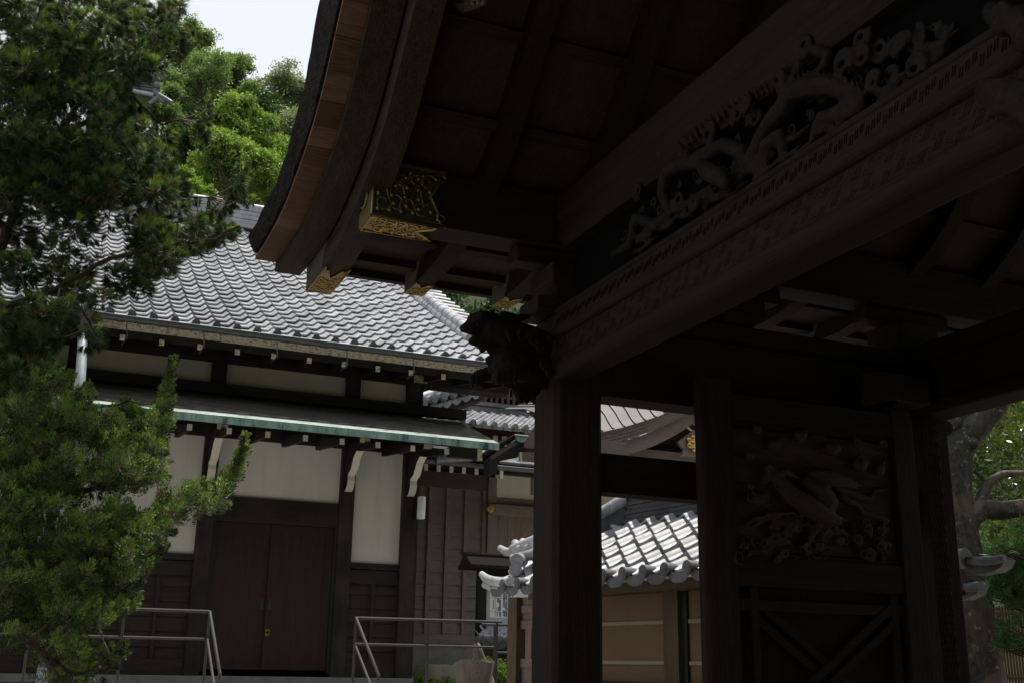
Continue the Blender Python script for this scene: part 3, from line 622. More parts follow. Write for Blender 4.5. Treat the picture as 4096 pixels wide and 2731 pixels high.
# ------------------------------------------------------------------ notice board
NY = 14.3
p0 = aY(*cn(150, 1190), NY); p1 = aY(*cn(230, 400), NY); nbx = p0.x
nb = thing('notice_board', (nbx+.7, NY, -.31), 'black framed notice board with little roof, partly behind the tiled wall end', 'notice board')
zt_ = aY(*cn(190, 398), NY).z; wL = aY(*cn(150, 700), NY).x; wR = aY(*cn(228, 700), NY).x; RX = wR+1.35
for a in (wL, RX):
    m = MB(); m.box(a, a+(wR-wL), NY-.05, NY+.07, -.31, zt_); m.build('post', M['black'], nb, bevel=.004)
bt_, bb_ = aY(*cn(300, 505), NY).z, aY(*cn(300, 1038), NY).z
for z0_, z1_ in ((bt_, zt_), (bb_-.1, bb_)):
    m = MB(); m.box(wR, RX, NY-.03, NY+.05, z0_, z1_); m.build('frame_rail', M['matte'], nb, bevel=.004)
m = MB(); m.box(wR, RX, NY-.005, NY+.03, bb_, bt_); m.build('board', M['board'], nb)
rz = aY(*cn(90, 345), NY-.15).z; rx = aY(*cn(62, 380), NY-.15).x
m = MB(); m.slab([(rx,NY-.26,rz-.1),(rx,NY,rz+.05),(rx,NY+.26,rz-.1),(rx,NY+.26,rz-.06),(rx,NY,rz+.09),(rx,NY-.26,rz-.06)][::-1], (RX-rx+.5,0,0)); m.tube([(rx-.02,NY,rz+.08),(RX+.5,NY,rz+.08)], .045, 10); m.build('roof', M['matte'], nb)
s0, s1 = aY(*cn(268, 917), NY-.01), aY(*cn(520, 600), NY-.01)
poster = thing('printed_notice', (s0.x+.3, NY-.01, s0.z), 'white printed sheet with small writing and blue heading on the notice board', 'notice')
m = MB(); m.box(s0.x, s0.x+.62, NY-.012, NY-.007, s0.z, s1.z+.18); m.build('paper_sheet', M['paper'], poster)
m = MB()
def at_(x, y): return aY(*cn(x, y), NY-.014)
for x in (322,):
    a = at_(x, 910); m.box(a.x, a.x+.004, NY-.016, NY-.013, a.z, s1.z+.12)
for y in (720, 858): a = at_(275, y); m.box(a.x, a.x+.24, NY-.016, NY-.013, a.z, a.z+.004)
for cx_, rows in ((292, ((640, 705),)), (303, ((740, 830),)), (345, ((725, 765),)), (354, ((725, 770),(810,850))), (375, ((640,715),(735,845),(862,905))), (365, ((640,715),(740,850),(862,905))), (340, ((640,715),(815,845),(862,905))),
    (405, ((640,820),(840,900))), (415, ((640,820),(850,905))), (428, ((650,740),(760,900))), (436, ((850,912),)), (456, ((850,912),)), (466, ((850,912),)), (493, ((690,760),(780,860)))):
    for ya, yb in rows:
        y = ya
        while y < yb:
            p = at_(cx_, y+5); m.box(p.x, p.x+.010, NY-.016, NY-.013, p.z, p.z+.010); y += 7.5
m.build('printed_text', M['ink'], poster)
m = MB(); 
a, b = at_(436, 835), at_(476, 700)
for x0_, x1_, z0_, z1_ in ((a.x,b.x,a.z,a.z+.014),(a.x,a.x+.008,a.z,b.z),(b.x-.008,b.x,a.z,b.z),(a.x,b.x,b.z-.01,b.z),(a.x,b.x,a.z+.07,a.z+.076)): m.box(x0_, x1_, NY-.017, NY-.013, z0_, z1_)
for k in range(8): m.box(a.x+.028, a.x+.04, NY-.017, NY-.013, a.z+.09+k*.024, a.z+.104+k*.024)
m.build('blue_heading', M['blue'], poster)

# ------------------------------------------------------------------ small tiled wall roof behind the rails
LY = 13.95
e0 = aY(*cn(215, 1150), LY); e1 = aY(*cn(440, 1150), LY); pk = (e1.x-e0.x)/3.0
lw = thing('low_tiled_wall', (e0.x+.8, LY+.4, -.31), 'low wall with small grey tiled roof below the notice board', 'wall')
tile_roof((e0.x-.05, LY, e0.z-.0), (1,-.12,0), (0,1,0), 12, 4, pk*1.05, .2, lambda t: .55*t, 'tiled_roof', M['tile_w'], lw, A=.028, disc=.045, lip=M['tile_k'], hip=.9)
m = MB(); m.box(e0.x+.1, e0.x+2.6, LY+.25, LY+.5, -.31, e0.z); m.build('wall_body', M['ochre_z'], lw)
m = MB(); m.tube([(e0.x+.7, LY+.8, e0.z+.5), (e0.x+2.8, LY+.6, e0.z+.5)], .09, 10); m.build('ridge', M['tile'], lw)

# ------------------------------------------------------------------ stumps
def stump(label, a, b, ra, rb, cat='stump'):
    o = thing('wooden_stump', (a.x, a.y, a.z), label, cat); m = MB(); n_ = 22; G = []
    for j in range(9):
        f = j/8; c_ = a.lerp(b, f); r = ra+(rb-ra)*f; row = []
        for k in range(n_+1):
            t = 2*math.pi*(k % n_)/n_; w = 1+.07*math.sin(3*t+1)+.05*math.sin(7*t+f*2)+.04*math.sin(13*t)
            row.append(c_+Vector((math.cos(t)*r*w, math.sin(t)*r*w, .02*math.sin(2*t)*f)))
        G.append(row)
    m.grid(G); m.build('log', M['log'], o)
    m = MB(); m.add(G[-1][:-1], [tuple(range(n_))]); m.build('cut_end', M['cut'], o)
t1_ = aY(*cn(128, 1345), 13.1); stump('upright weathered log stump with a flat sawn top in front of the shrub', Vector((t1_.x-.02, 13.1, -.31)), Vector((t1_.x, 13.1, t1_.z)), .185, .235)
t2_ = aY(*cn(140, 1180), 13.35); b2_ = aY(*cn(245, 1560), 13.35); stump('dark leaning stump with a pale broken top behind the sawn log', Vector((b2_.x, 13.35, -.31)), Vector((t2_.x, 13.35, t2_.z)), .15, .045)

# ------------------------------------------------------------------ the gate (curved front gable, forecourt side towards -X)
k_ = 1.147
gate = thing('temple_gate', (4.0, 3.0, -1.5), 'huge dark carved wooden gate with curved gable roof and gold fittings', 'gate')
half = [(6.13,2.25),(5.9,2.235),(5.53,2.245),(5.3,2.275),(5.1,2.335),(4.92,2.40),(4.76,2.48),(4.62,2.58),(4.5,2.70),(4.38,2.83),(4.25,2.97),(4.1,3.12),(3.9,3.28),(3.6,3.45),(3.2,3.58),(2.6,3.64)]
thk = [.17,.18,.20,.225,.265,.305,.34,.375,.41,.43,.45,.46,.46,.46,.46,.46]
half = [(y*k_, z*k_) for y, z in half]; YC = half[-1][0]
def offs(P, d):
    out = []
    for i, (y, z) in enumerate(P):
        a = P[max(i-1, 0)]; b = P[min(i+1, len(P)-1)]; ty, tz = b[0]-a[0], b[1]-a[1]; l = math.hypot(ty, tz); dd = d[i] if isinstance(d, list) else d
        out.append((y+tz/l*dd, z-ty/l*dd))     # outward (up) normal for a curve running towards smaller Y
    return out
def full(P): return P+[(2*YC-y, z) for y, z in P[:-1][::-1]]
Sf = full(half); Of = full(offs(half, [t*k_ for t in thk]))
def band(m, A, B, xa, xb):        # solid swept along X between two profile curves
    n_ = len(A)
    G = [[Vector((xa, *p)) for p in A], [Vector((xb, *p)) for p in A]]; m.grid(G[::-1])
    G2 = [[Vector((xa, *p)) for p in B], [Vector((xb, *p)) for p in B]]; m.grid(G2)
    m.grid([G[0], G2[0]], False); m.grid([G2[1], G[1]], False)
    for i in (0, n_-1): m.add([G[0][i], G[1][i], G2[1][i], G2[0][i]], [(0,1,2,3) if i else (3,2,1,0)])
XR0, XR1 = 1.115, 10.0
def dens(P, n): return [tuple(v) for v in resamp([Vector((0, *p)) for p in P], n)]
S2 = [(y, z) for _, y, z in dens(Sf, 90)]; hs = [(y, z) for _, y, z in dens(half, 45)]
O_h = []
thd = [t*k_ for t in thk]
for i, (y, z) in enumerate(hs): O_h.append(0)
ys = [p[0] for p in half][::-1]; th_i = [float(np.interp(y, ys, thd[::-1])) for y, z in hs]
O2 = full(offs(hs, th_i)); S2 = full(hs)
# thick bark roof, rough outer face
m = MB(); nS = len(S2)
G = []
for f in np.linspace(0, 1, 7):
    row = []
    for (y, z), (oy, oz) in zip(S2, O2):
        e_ = .012*noise.noise(Vector((y*7, z*7, f*5)))+.008*noise.noise(Vector((y*25, z*25, f*20)))
        g_e = max(0, 1-abs(abs(y-YC)-abs(hs[0][0]-YC))/.5)
        row.append(Vector((XR0-.012*f+e_*1.3, y+(oy-y)*f+(.24*f*g_e if y > YC else -.24*f*g_e), z+.02+(oz-z)*f)))
    G.append(row)
m.grid(G)
m.grid([[Vector((XR1-1.0, p.y, p.z)) for p in G[0]], G[0]]); m.grid([G[-1], [Vector((XR1-1.0, p.y, p.z)) for p in G[-1]]]); m.grid([[Vector((XR1-1.0, p.y, p.z)) for p in G[-1]], [Vector((XR1-1.0, p.y, p.z)) for p in G[0]]], False)
for i in (0, nS-1): m.add([G[0][i], Vector((XR1-1.0, G[0][i].y, G[0][i].z)), Vector((XR1-1.0, G[-1][i].y, G[-1][i].z)), G[-1][i]], [(0,1,2,3)])
m.build('bark_roof', M['thatch'], gate)
m = MB(); b1 = full(offs(hs, -.025)); band(m, b1, S2, XR0+.012, 1.40)
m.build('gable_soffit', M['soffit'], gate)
m = MB(); band(m, full(offs(hs, -.02)), full(offs(hs, .0)), 1.55, XR1-1.02); m.build('roof_deck', M['deck'], gate)
m = MB(); band(m, full(offs(hs, -.09)), full(offs(hs, -.027)), 1.262, 1.43); m.build('outer_bargeboard', M['gate_b'], gate)
trim = [(y, z) for y, z in hs if y < 6.93]
m = MB(); band(m, full(offs(trim, -.235)), full(offs(trim, -.03)), 1.445, 1.60); bb2 = m.build('inner_bargeboard', M['gate_b'], gate)
def cheek(curve, d1, d2, X, w, n_, mat, par, nm):
    lo_, up_ = offs(curve, d1)[:n_], offs(curve, d2)[:n_+1]
    pts = [Vector((X, *p)) for p in lo_]+[Vector((X, *p)) for p in up_[::-1]]; pts[0] = pts[0]+Vector((0,.004,-.004)); 
    m = MB(); m.slab(pts, (w,0,0)); return m.build(nm, mat, par)
cheek(trim, -.237, -.028, 1.436, .009, 5, M['old'], bb2, 'weathered_end')
m = MB(); a, b = offs(trim, -.235)[0], offs(trim, -.03)[0]; m.slab([Vector((1.44,a[0],a[1])), Vector((1.605,a[0],a[1])), Vector((1.605,b[0]+.03,b[1])), Vector((1.44,b[0]+.03,b[1]))], (0,.012,0)); m.build('board_end', M['old'], bb2)
tr = [(y, z) for y, z in hs if y < 6.90]
RX_ = [2.11+.64*i for i in range(11)]
rafts = []
for X in RX_:
    if X > XR1-1.1: break
    m = MB(); band(m, full(offs(tr, -.155)), full(offs(tr, -.022)), X, X+.125); rafts.append(m.build('curved_rafter', M['gate_y'], gate))
# battens across the deck
def at_s(s):   # point on half curve by Y
    return s
idx = [1, 4, 8, 13, 18, 23, 28, 33, 38, 43]
for i in idx:
    (y, z) = hs[i]; (y2, z2) = hs[i+1]; d = Vector((0, y2-y, z2-z)).normalized(); nrm = Vector((0, -d.z, d.y))*-1
    nrm = Vector((0, d.z, -d.y)); nrm = -nrm if nrm.z > 0 else nrm
    for sgn in (1,) if i > 43 else (1, -1):
        c_ = Vector((0, y if sgn > 0 else 2*YC-y, z)); dd_ = Vector((0, d.y*sgn, d.z)); nn_ = Vector((0, nrm.y*sgn, nrm.z))
        m = MB(); a = c_+nn_*.02; cs = [a-dd_*.035, a+dd_*.035, a+dd_*.035+nn_*.05, a-dd_*.035+nn_*.05]
        cs = [p+Vector((1.60,0,0)) for p in cs]; m.slab(cs, (XR1-1.1-1.6, 0, 0)); m.build('deck_batten', M['gate_x'], gate)
# purlin with gilded end
PY0, PY1, PZ0, PZ1 = 5.55, 5.77, 2.38, 2.71
m = MB(); m.box(1.50, XR1-1.0, PY0, PY1, PZ0, PZ1); pur = m.build('purlin', M['gate_x'], gate, bevel=.008)
m = MB(); m.box(1.50, XR1-1.0, 2*YC-PY1, 2*YC-PY0, PZ0, PZ1); m.build('purlin', M['gate_x'], gate, bevel=.008)
# gilded plates with scrolls
def fitting(parent, O, U, Vv, W_, H_, Nn, notch=.35, scrolls=3, name='gold_fitting', plate='back'):
    """plate in the plane O + u*U + v*V, its notched end at u = W"""
    U, Vv, Nn = Vector(U).normalized(), Vector(Vv).normalized(), Vector(Nn).normalized(); O = Vector(O)
    def P(u, v, h=0): return O+U*u+Vv*v+Nn*h
    end = [(W_,0),(W_-.12*W_,.10*H_),(W_-.10*W_,.2*H_),(W_-notch*W_*.7,.36*H_),(W_-notch*W_,.5*H_),(W_-notch*W_*.7,.64*H_),(W_-.10*W_,.8*H_),(W_-.12*W_,.90*H_),(W_,H_)]
    out = [(0,0)]+end+[(0,H_)]
    m = MB(); m.slab([P(u, v, .002) for u, v in out], Nn*.004); f = m.build(name, M[plate], parent)
    g = MB(); r = min(H_, W_)*.024
    g.tube([P(u, v, .008) for u, v in out+[out[0]]], r*1.5, 6)
    rr = random.Random(int(W_*1000))
    n_ = scrolls*2
    vine = [P(W_*.06+(W_*(1-notch)-W_*.1)*i/12, H_*(.5+.22*math.sin(i*1.5)), .008) for i in range(13)]; g.tube(vine, r, 6)
    for i in range(n_):
        cu = W_*.1+(W_*(1-notch*.9)-W_*.12)*(i+.5)/n_; sg = 1 if i % 2 else -1; cv = H_*(.5+.24*sg); R0 = H_*.17
        sp = [P(cu+R0*(1-q/16)*math.cos(q*.55*sg+i), cv+R0*(1-q/16)*math.sin(q*.55*sg+i), .009) for q in range(15)]; g.tube(sp, [r*(1.2-.04*q) for q in range(15)], 5)
        for q in range(3):
            a = i+q*2.1; g.ball(P(cu+R0*1.1*math.cos(a), cv+R0*.95*math.sin(a), .008), r*2.1, 5)
    for s_ in (.25, .75):
        cu, cv = W_-notch*W_*.45, H_*(s_-.12 if s_ < .5 else s_+.12); g.tube([P(cu-H_*.12*math.cos(q*.5), cv+H_*.07*math.sin(q*.5), .008) for q in range(10)], r, 5)
    g.build('gold_scrollwork', M['gold' if plate == 'brass' else 'brass'], f)
    return f
# purlin: near face (-Y), under face, end face (-X)
fitting(pur, (1.50, PY0, PZ0), (1,0,0), (0,0,1), .43, .33, (0,-1,0), .22, 4)
fitting(pur, (1.50, PY0, PZ0), (1,0,0), (0,1,0), .42, .22, (0,0,-1), .3, 4, plate='brass')
m = MB(); m.box(1.488, 1.498, PY0-.004, PY1+.004, PZ0-.004, PZ1+.004)
m.tube([(1.482, (PY0+PY1)/2+.07*math.cos(t*.42), (PZ0+PZ1)/2+.085*math.sin(t*.42)) for t in range(16)], .008, 6); m.build('gold_end_plate', M['brass'], pur)
# feet of bargeboard and rafters
yb, zb_ = offs(trim, -.235)[0]
y2_, z2_ = offs(trim, -.235)[3]
dU = Vector((0, y2_-yb, z2_-zb_)).normalized()
fitting(bb2, (1.445, yb, zb_), dU, (1,0,0), .50, .155, (0,0,-1), .42, 4, plate='brass')
for r_, X in zip(rafts, RX_):
    yb, zb_ = offs(tr, -.155)[0]; fitting(r_, (X, yb, zb_), dU, (1,0,0), .24, .125, (0,0,-1), .4, 2, plate='brass')
    m = MB(); m.box(X-.003, X+.128, yb, yb+.012, zb_, zb_+.13); m.build('rafter_end', M['old'], r_); cheek(tr, -.157, -.022, X-.005, .008, 3, M['old'], r_, 'weathered_end')
# pillars
PXa, PXb = 2.604, 2.911
def pillar(xa, xb, ya, yb_, zt, nm='pillar'):
    m = MB(); c_ = .03
    ring = [(xa+c_,ya),(xb-c_,ya),(xb,ya+c_),(xb,yb_-c_),(xb-c_,yb_),(xa+c_,yb_),(xa,yb_-c_),(xa,ya+c_)]
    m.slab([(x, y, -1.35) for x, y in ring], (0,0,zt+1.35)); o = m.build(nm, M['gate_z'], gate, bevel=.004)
    m = MB(); m.box(xa-.07, xb+.07, ya-.07, yb_+.07, -1.5, -1.34); m.build('base_stone', M['conc'], o, bevel=.02)
    return o
pillar(PXa, PXb, 5.5, 5.81, 1.95); pillar(PXa, PXb, 2*YC-5.81, 2*YC-5.5, 1.95)
JX0, JX1 = 5.16, 5.50
pillar(JX0, JX1, 5.5, 5.84, 1.95, 'main_pillar'); pillar(JX0, JX1, 2*YC-5.84, 2*YC-5.5, 1.95, 'main_pillar')
# longitudinal beams between the pillars
for sgn in (1, -1):
    def yy(a, b): return (a, b) if sgn > 0 else (2*YC-b, 2*YC-a)
    y0, y1 = yy(5.58, 5.73); m = MB(); m.box(PXb, JX0, y0, y1, .959, 1.185); m.build('tie_beam', M['gate_x'], gate, bevel=.005)
    y0, y1 = yy(5.56, 5.76); m = MB(); m.box(PXb, JX0, y0, y1, 1.515, 1.94); m.build('upper_tie_beam', M['gate_x'], gate, bevel=.005)
    y0, y1 = yy(5.53, 5.79); m = MB(); m.box(PXa-.1, XR1-1.1, y0, y1, 1.96, 2.06); m.build('wall_plate', M['gate_x'], gate, bevel=.005)
    for X in (PXa+.15, 3.9, JX0+.15):
        m = MB(); y0, y1 = yy(5.50, 5.82); m.box(X-.17, X+.17, y0, y1, 2.15, 2.27); m.hexa([(X-.11,y0+.06,2.07),(X+.11,y0+.06,2.07),(X+.11,y1-.06,2.07),(X-.11,y1-.06,2.07),(X-.17,y0,2.15),(X+.17,y0,2.15),(X+.17,y1,2.15),(X-.17,y1,2.15)])
        m.box(X-.36, X+.36, y0+.09, y1-.09, 2.272, 2.375); m.build('bracket_block', M['gate_x'], gate, bevel=.012)
# great carved lintels across the front and at the doors
YA, YB = 5.5, 2*YC-5.5
def lintel(X, z0, z1, w, nm, carve=True):
    m = MB(); m.box(X, X+w, YB, YA, z0+.03, z1)
    m.tube([(X+.02, YB, z0+.05), (X+.02, YA, z0+.05)], .052, 12, False); m.tube([(X+w-.02, YB, z0+.05), (X+w-.02, YA, z0+.05)], .05, 12, False); m.box(X+.02, X+w-.02, YB, YA, z0, z0+.05)
    m.tube([(X+.004, YB, z1-.15), (X+.004, YA, z1-.15)], .034, 10, False); m.tube([(X+.01, YB, z1-.01), (X+.01, YA, z1-.01)], .02, 8, False)
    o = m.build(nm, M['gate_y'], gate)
    if carve:
        m = MB(); y = YA-.03; q = 0
        while y > 1.4:
            for row in range(2):
                zc = z0+.115+.085*row+(.03 if q % 2 else 0); yo = y-(.045 if row else 0)
                for j in range(3):      # bundles of three slanting bars, with small squares between
                    m.bar(Vector((X+.001, yo-.014*j, zc-.026)), Vector((X+.001, yo-.014*j-.036, zc+.026)), .006, .006, (1,0,0))
                for j in range(3): m.box(X-.002, X+.003, yo-.054-.010*j, yo-.048-.010*j, zc-.038+.010*j, zc-.032+.010*j)
                m.bar(Vector((X+.001, yo-.05, zc-.03)), Vector((X+.001, yo-.085, zc-.05)), .006, .008, (1,0,0)); m.bar(Vector((X+.001, yo-.058, zc-.012)), Vector((X+.001, yo-.09, zc-.03)), .006, .008, (1,0,0))
            y -= .088; q += 1
        y = YA-.02; q = 0
        while y > 1.4:
            zc = z1-.07+.010*(q % 3-1)
            for j in range(2):
                m.bar((X-.002, y-.012*j, zc-.018), (X-.002, y-.012*j-.01, zc+.018), .001, .004, (1,0,0))
            y -= .030; q += 1
        m.build('fretwork_carving', M['gate_y'], o)
    return o
lintel(PXa+.0, 1.555, 1.97, .155, 'front_lintel')
lintel(JX0+.02, 1.60, 2.06, .26, 'door_lintel', False)
# rainbow beam above the dragon panel
m = MB()
G = []
for t in range(25):
    y = YB+(YA-YB)*t/24; bow = 0
    G.append([Vector((PXa+.02+dx, y, z+bow)) for dx, z in ((.26,2.36),(.03,2.36),(0,2.40),(0,2.52),(-.02,2.55),(-.02,2.66),(0,2.69),(.26,2.69),(.26,2.36))])
m.grid(G, False); m.build('rainbow_beam', M['gate_y'], gate)
m = MB(); m.box(PXa+.12, PXa+.16, YB, YA, 1.97, 2.38); m.build('panel_back', M['void'], gate)
# lion-like beam-end carving on the pillar
def pr_(crop_, Y=None, X=None):
    def f(x, y, dz=0):
        px, py = crop_(x, y); return aY(px, py, Y+dz) if Y is not None else aX(px, py, X+dz)
    return f
fb = pr_(cb, Y=5.62); sc_ = .3827/4440*5.62/.93
def blob(m, pts, rs, n=10):
    P = [Vector(p) for p in pts]; Q = []; R2 = []
    for i in range(len(P)-1):
        for k in range(3):
            f = k/3; Q.append(P[i].lerp(P[i+1], f)); R2.append(rs[i]+(rs[i+1]-rs[i])*f)
    Q.append(P[-1]); R2.append(rs[-1]); m.tube(Q, R2, n); m.ball(P[0], rs[0]*.98, 6); m.ball(P[-1], rs[-1]*.98, 6)
def curl(m, c, r, th, ax=('x','z'), turns=1.6, sgn=1, ph=0):
    pts = []
    n_ = 22
    for q in range(n_):
        a = ph+sgn*q/n_*turns*2*math.pi; rr = r*(1-.85*q/n_); v = {'x': 0, 'y': 0, 'z': 0}; v[ax[0]] = rr*math.cos(a); v[ax[1]] = rr*math.sin(a)
        pts.append(Vector(c)+Vector((v['x'], v['y'], v['z'])))
    m.tube(pts, [th*(1-.5*q/n_) for q in range(n_)], 7)
m = MB()
def B(L, dy=0): blob(m, [fb(x, y, d+dy) for x, y, r, d in L], [r*sc_ for x, y, r, d in L])
B([(1080,640,150,0),(800,560,190,0),(560,520,190,0),(440,440,165,0)])
B([(440,410,140,0),(300,400,110,0),(190,420,80,0),(140,430,48,0)])            # upper muzzle
B([(480,560,110,0),(330,560,80,0),(235,560,50,0)])                            # lower jaw
B([(230,330,60,-.02),(330,300,65,-.05),(450,310,60,-.05)])                     # brow
B([(560,300,60,-.02),(690,330,55,0),(820,300,28,.02)])                          # ear / flame tuft
B([(340,640,45,0),(330,680,18,0)]); B([(400,640,35,.03),(410,690,15,.03)])
B([(560,800,170,0),(700,820,190,0),(900,850,180,0),(1060,850,150,0)])
B([(420,760,60,0),(500,760,120,0),(520,840,120,0)])
B([(400,900,80,.06),(300,930,80,.06),(240,960,55,.06)]); B([(780,900,105,-.09),(640,880,95,-.10),(520,910,80,-.10),(480,960,60,-.10)])
for k in range(4): B([(500+60*k,880,26,-.15),(490+62*k,960,30,-.15),(500+60*k,1005,18,-.13)])
for k in range(3): B([(235+52*k,920,26,.0),(225+50*k,980,26,.0),(235+50*k,1020,16,.0)])
B([(700,980,60,0),(820,1010,60,0),(960,1010,60,0),(1080,960,70,0)])
for k in range(3): B([(715+72*k,1110,42,0),(725+72*k,1170,36,0),(735+72*k,1215,12,0)])
B([(700,1090,50,0),(850,1090,50,0),(900,1080,50,0)])
B([(640,1030,30,0),(560,1010,30,0)])
for c_, r, s_ in (((770,500),85,1),((620,470),45,-1),((900,470),50,1),((990,790),70,-1),((950,640),55,1),((640,540),40,1),((870,550),55,-1),((1050,540),40,1),((1040,900),50,1)):
    curl(m, fb(*c_, -.17), r*sc_, 24*sc_, sgn=s_)
m.ball(fb(300,395,-.10), 24*sc_, 6)
lion = m.build('lion_beam_end', M['carve'], gate, remesh=.009)
# dragon in the panel above the lintel
fd = pr_(cd, X=2.64); sd_ = .7652/4440*4.2/.9
m = MB()
def Dg(L, n=8): blob(m, [fd(x, y, d) for x, y, r, d in L], [r*sd_ for x, y, r, d in L], n)
Dg0 = Dg
def Dg(L, n=8): Dg0([(x, y, r*.78 if r > 25 else r, d) for x, y, r, d in L], n)
Dg([(200,1330,30,0),(290,1280,45,0),(320,1140,50,0),(430,1180,45,-.03),(500,1120,45,0),(460,1010,55,0),(480,900,60,-.03),(560,860,65,0),(650,850,60,0)])
Dg([(660,860,50,0),(700,900,75,-.06),(760,930,70,-.09),(790,960,50,-.1)])
Dg([(640,830,60,0),(780,760,60,0),(880,800,65,0),(900,900,60,.02),(960,760,60,0),(1030,640,70,0),(1100,560,75,0),(1130,490,75,0),(1230,455,75,-.02),(1350,450,72,-.02),(1450,490,65,0),(1490,560,55,0)])
Dg([(1480,570,45,0),(1390,620,38,0),(1290,610,40,-.03),(1260,680,35,0),(1245,740,30,0)])
Dg([(1130,500,40,0),(1180,330,42,0),(1260,260,46,0),(1330,290,40,0),(1290,370,36,0),(1230,400,26,0)])
Dg([(1000,830,55,0),(1000,760,50,-.03),(1080,700,50,-.03),(1100,840,40,0)])
for x, y in ((560,820),(700,1030),(620,1060),(540,1050),(860,870),(940,620),(1060,420),(1400,330),(1500,300),(1600,260),(1700,230),(1560,430),(1650,400),(1780,350),(380,900),(440,820),(620,700),(700,700),(850,600),(900,540),(1500,200),(330,1000),(1880,300),(1200,240)):
    curl(m, fd(x, y, random.uniform(-.04,.02)), random.uniform(45,75)*sd_, 20*sd_, ax=('y','z'), sgn=random.choice((1,-1)), ph=random.uniform(0,6))
for i in range(95):
    x = random.uniform(230,1950); y = 1330-(x-200)*.62+random.uniform(-150,60)-120*math.sin((x-200)/1750*math.pi); curl(m, fd(x, y, random.uniform(.02,.07)), random.uniform(24,46)*sd_, 13*sd_, ax=('y','z'), sgn=random.choice((1,-1)), ph=random.uniform(0,6), turns=1.3)
for i in range(34):      # flame-like spines along the back
    f = i/33; x = 560+930*f; y = 790-360*math.sin(f*2.1); Dg0([(x,y,14,-.02),(x-14,y-46,9,-.03),(x-24,y-70,3,-.03)], 5)
for i in range(46):
    x, y = random.uniform(300,1900), 0; y = 1330-(x-200)*.62+random.uniform(-60,70)
    Dg([(x,y,16,0),(x+45,y-15,20,-.02),(x+95,y-60,14,0),(x+120,y-85,6,0)], 6)
m.build('carved_dragon', M['carve'], gate, remesh=.008)
# curled carving under the gable at the top edge of the view, paw at the right edge
fg = pr_(c4, X=1.75); sg_ = .5952/4440*4.0/.9; m = MB()
for L in ([(1240,120,30),(1330,90,40),(1400,60,60)],[(1390,60,60),(1380,110,35)],[(1420,40,70),(1500,20,60),(1560,0,50)],[(1200,170,16),(1260,120,26)],[(1350,20,60),(1450,-40,80),(1560,-60,80)]):
    blob(m, [fg(x, y) for x, y, r in L], [r*sg_ for x, y, r in L])
for k in range(6): blob(m, [fg(1400+35*k, -10, -.03), fg(1390+36*k, 30, -.05), fg(1400+34*k, 60-8*k, -.02)], [20*sg_, 22*sg_, 8*sg_])
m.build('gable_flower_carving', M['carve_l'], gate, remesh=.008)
fp = pr_(cd, X=2.5); m = MB(); sp_ = .7652/4440*3.0
for k in range(4): blob(m, [fp(2400,450+40*k), fp(2250-10*k,440+45*k,-.03), fp(2140+15*k,440+48*k), fp(2090+25*k,490+42*k)], [40*sp_, 38*sp_, 34*sp_, 18*sp_])
blob(m, [fp(2420,470), fp(2330,560), fp(2420,620)], [80*sp_, 90*sp_, 80*sp_])
blob(m, [fp(2180,60), fp(2250,130), fp(2330,100), fp(2400,200)], [60*sp_, 80*sp_, 90*sp_, 110*sp_]); curl(m, fp(2230,60,-.04), 60*sp_, 24*sp_, ax=('y','z'))
m.build('beast_paw_carving', M['carve'], gate, remesh=.01)
# small nose on the far side of the main pillar
m = MB(); fn = pr_(crop(3400, 1100, .5738), Y=5.7)
for L in ([(520,1000,60),(600,1030,55),(680,1070,40)],[(560,1080,40),(640,1110,35),(690,1095,20)],[(600,1010,40),(690,1050,26)]): blob(m, [fn(x, y) for x, y, r in L], [r*.5738/4440*8 for x, y, r in L])
curl(m, fn(620,1060,-.06), .05, .018); m.build('beam_nose', M['carve'], gate, remesh=.01)
# rounded hinge block on the door lintel
m = MB(); a = aY(3510, 1550, 5.30); b = aY(3740, 1520, 5.30)
m.box(a.x+.03, a.x+.35, 5.22, 5.44, a.z-.09, a.z+.09); m.tube([(a.x+.035, 5.33, a.z-.09), (a.x+.035, 5.33, a.z+.09)], .11, 16); m.build('hinge_block', M['gate_x'], gate, bevel=.008)
# lit soffit board with scalloped bracket beyond (right, above the door lintel)
fr = pr_(crop(3400, 1100, .5738), Y=6.0)
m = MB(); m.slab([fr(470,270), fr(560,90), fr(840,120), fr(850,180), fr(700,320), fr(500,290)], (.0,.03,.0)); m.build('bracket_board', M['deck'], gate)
m = MB(); m.slab([fr(420,420), fr(470,275), fr(705,318), fr(670,380), fr(560,330), fr(500,370), fr(480,400)], (0,.05,0)); m.build('scalloped_bracket', M['gate_x'], gate)
# jamb with incised key pattern
j0, j1 = 5.165, 5.285
m = MB(); m.box(j0, j1, 5.40, 5.498, -1.35, 1.60); jb = m.build('door_jamb', M['gate_z'], gate, bevel=.004)
m = MB(); z = -.15; q = 0
while z < 1.58:
    for j in range(4):
        a, b = (-1, 1) if (q % 2) else (1, -1)
        m.bar((j0+.03+.028*j-.01*a, 5.399, z), (j0+.03+.028*j-.01*b, 5.399, z+.03), .004, .004, (0,1,0))
    z += .04; q += 1
m.build('incised_pattern', M['gate_z'], jb)

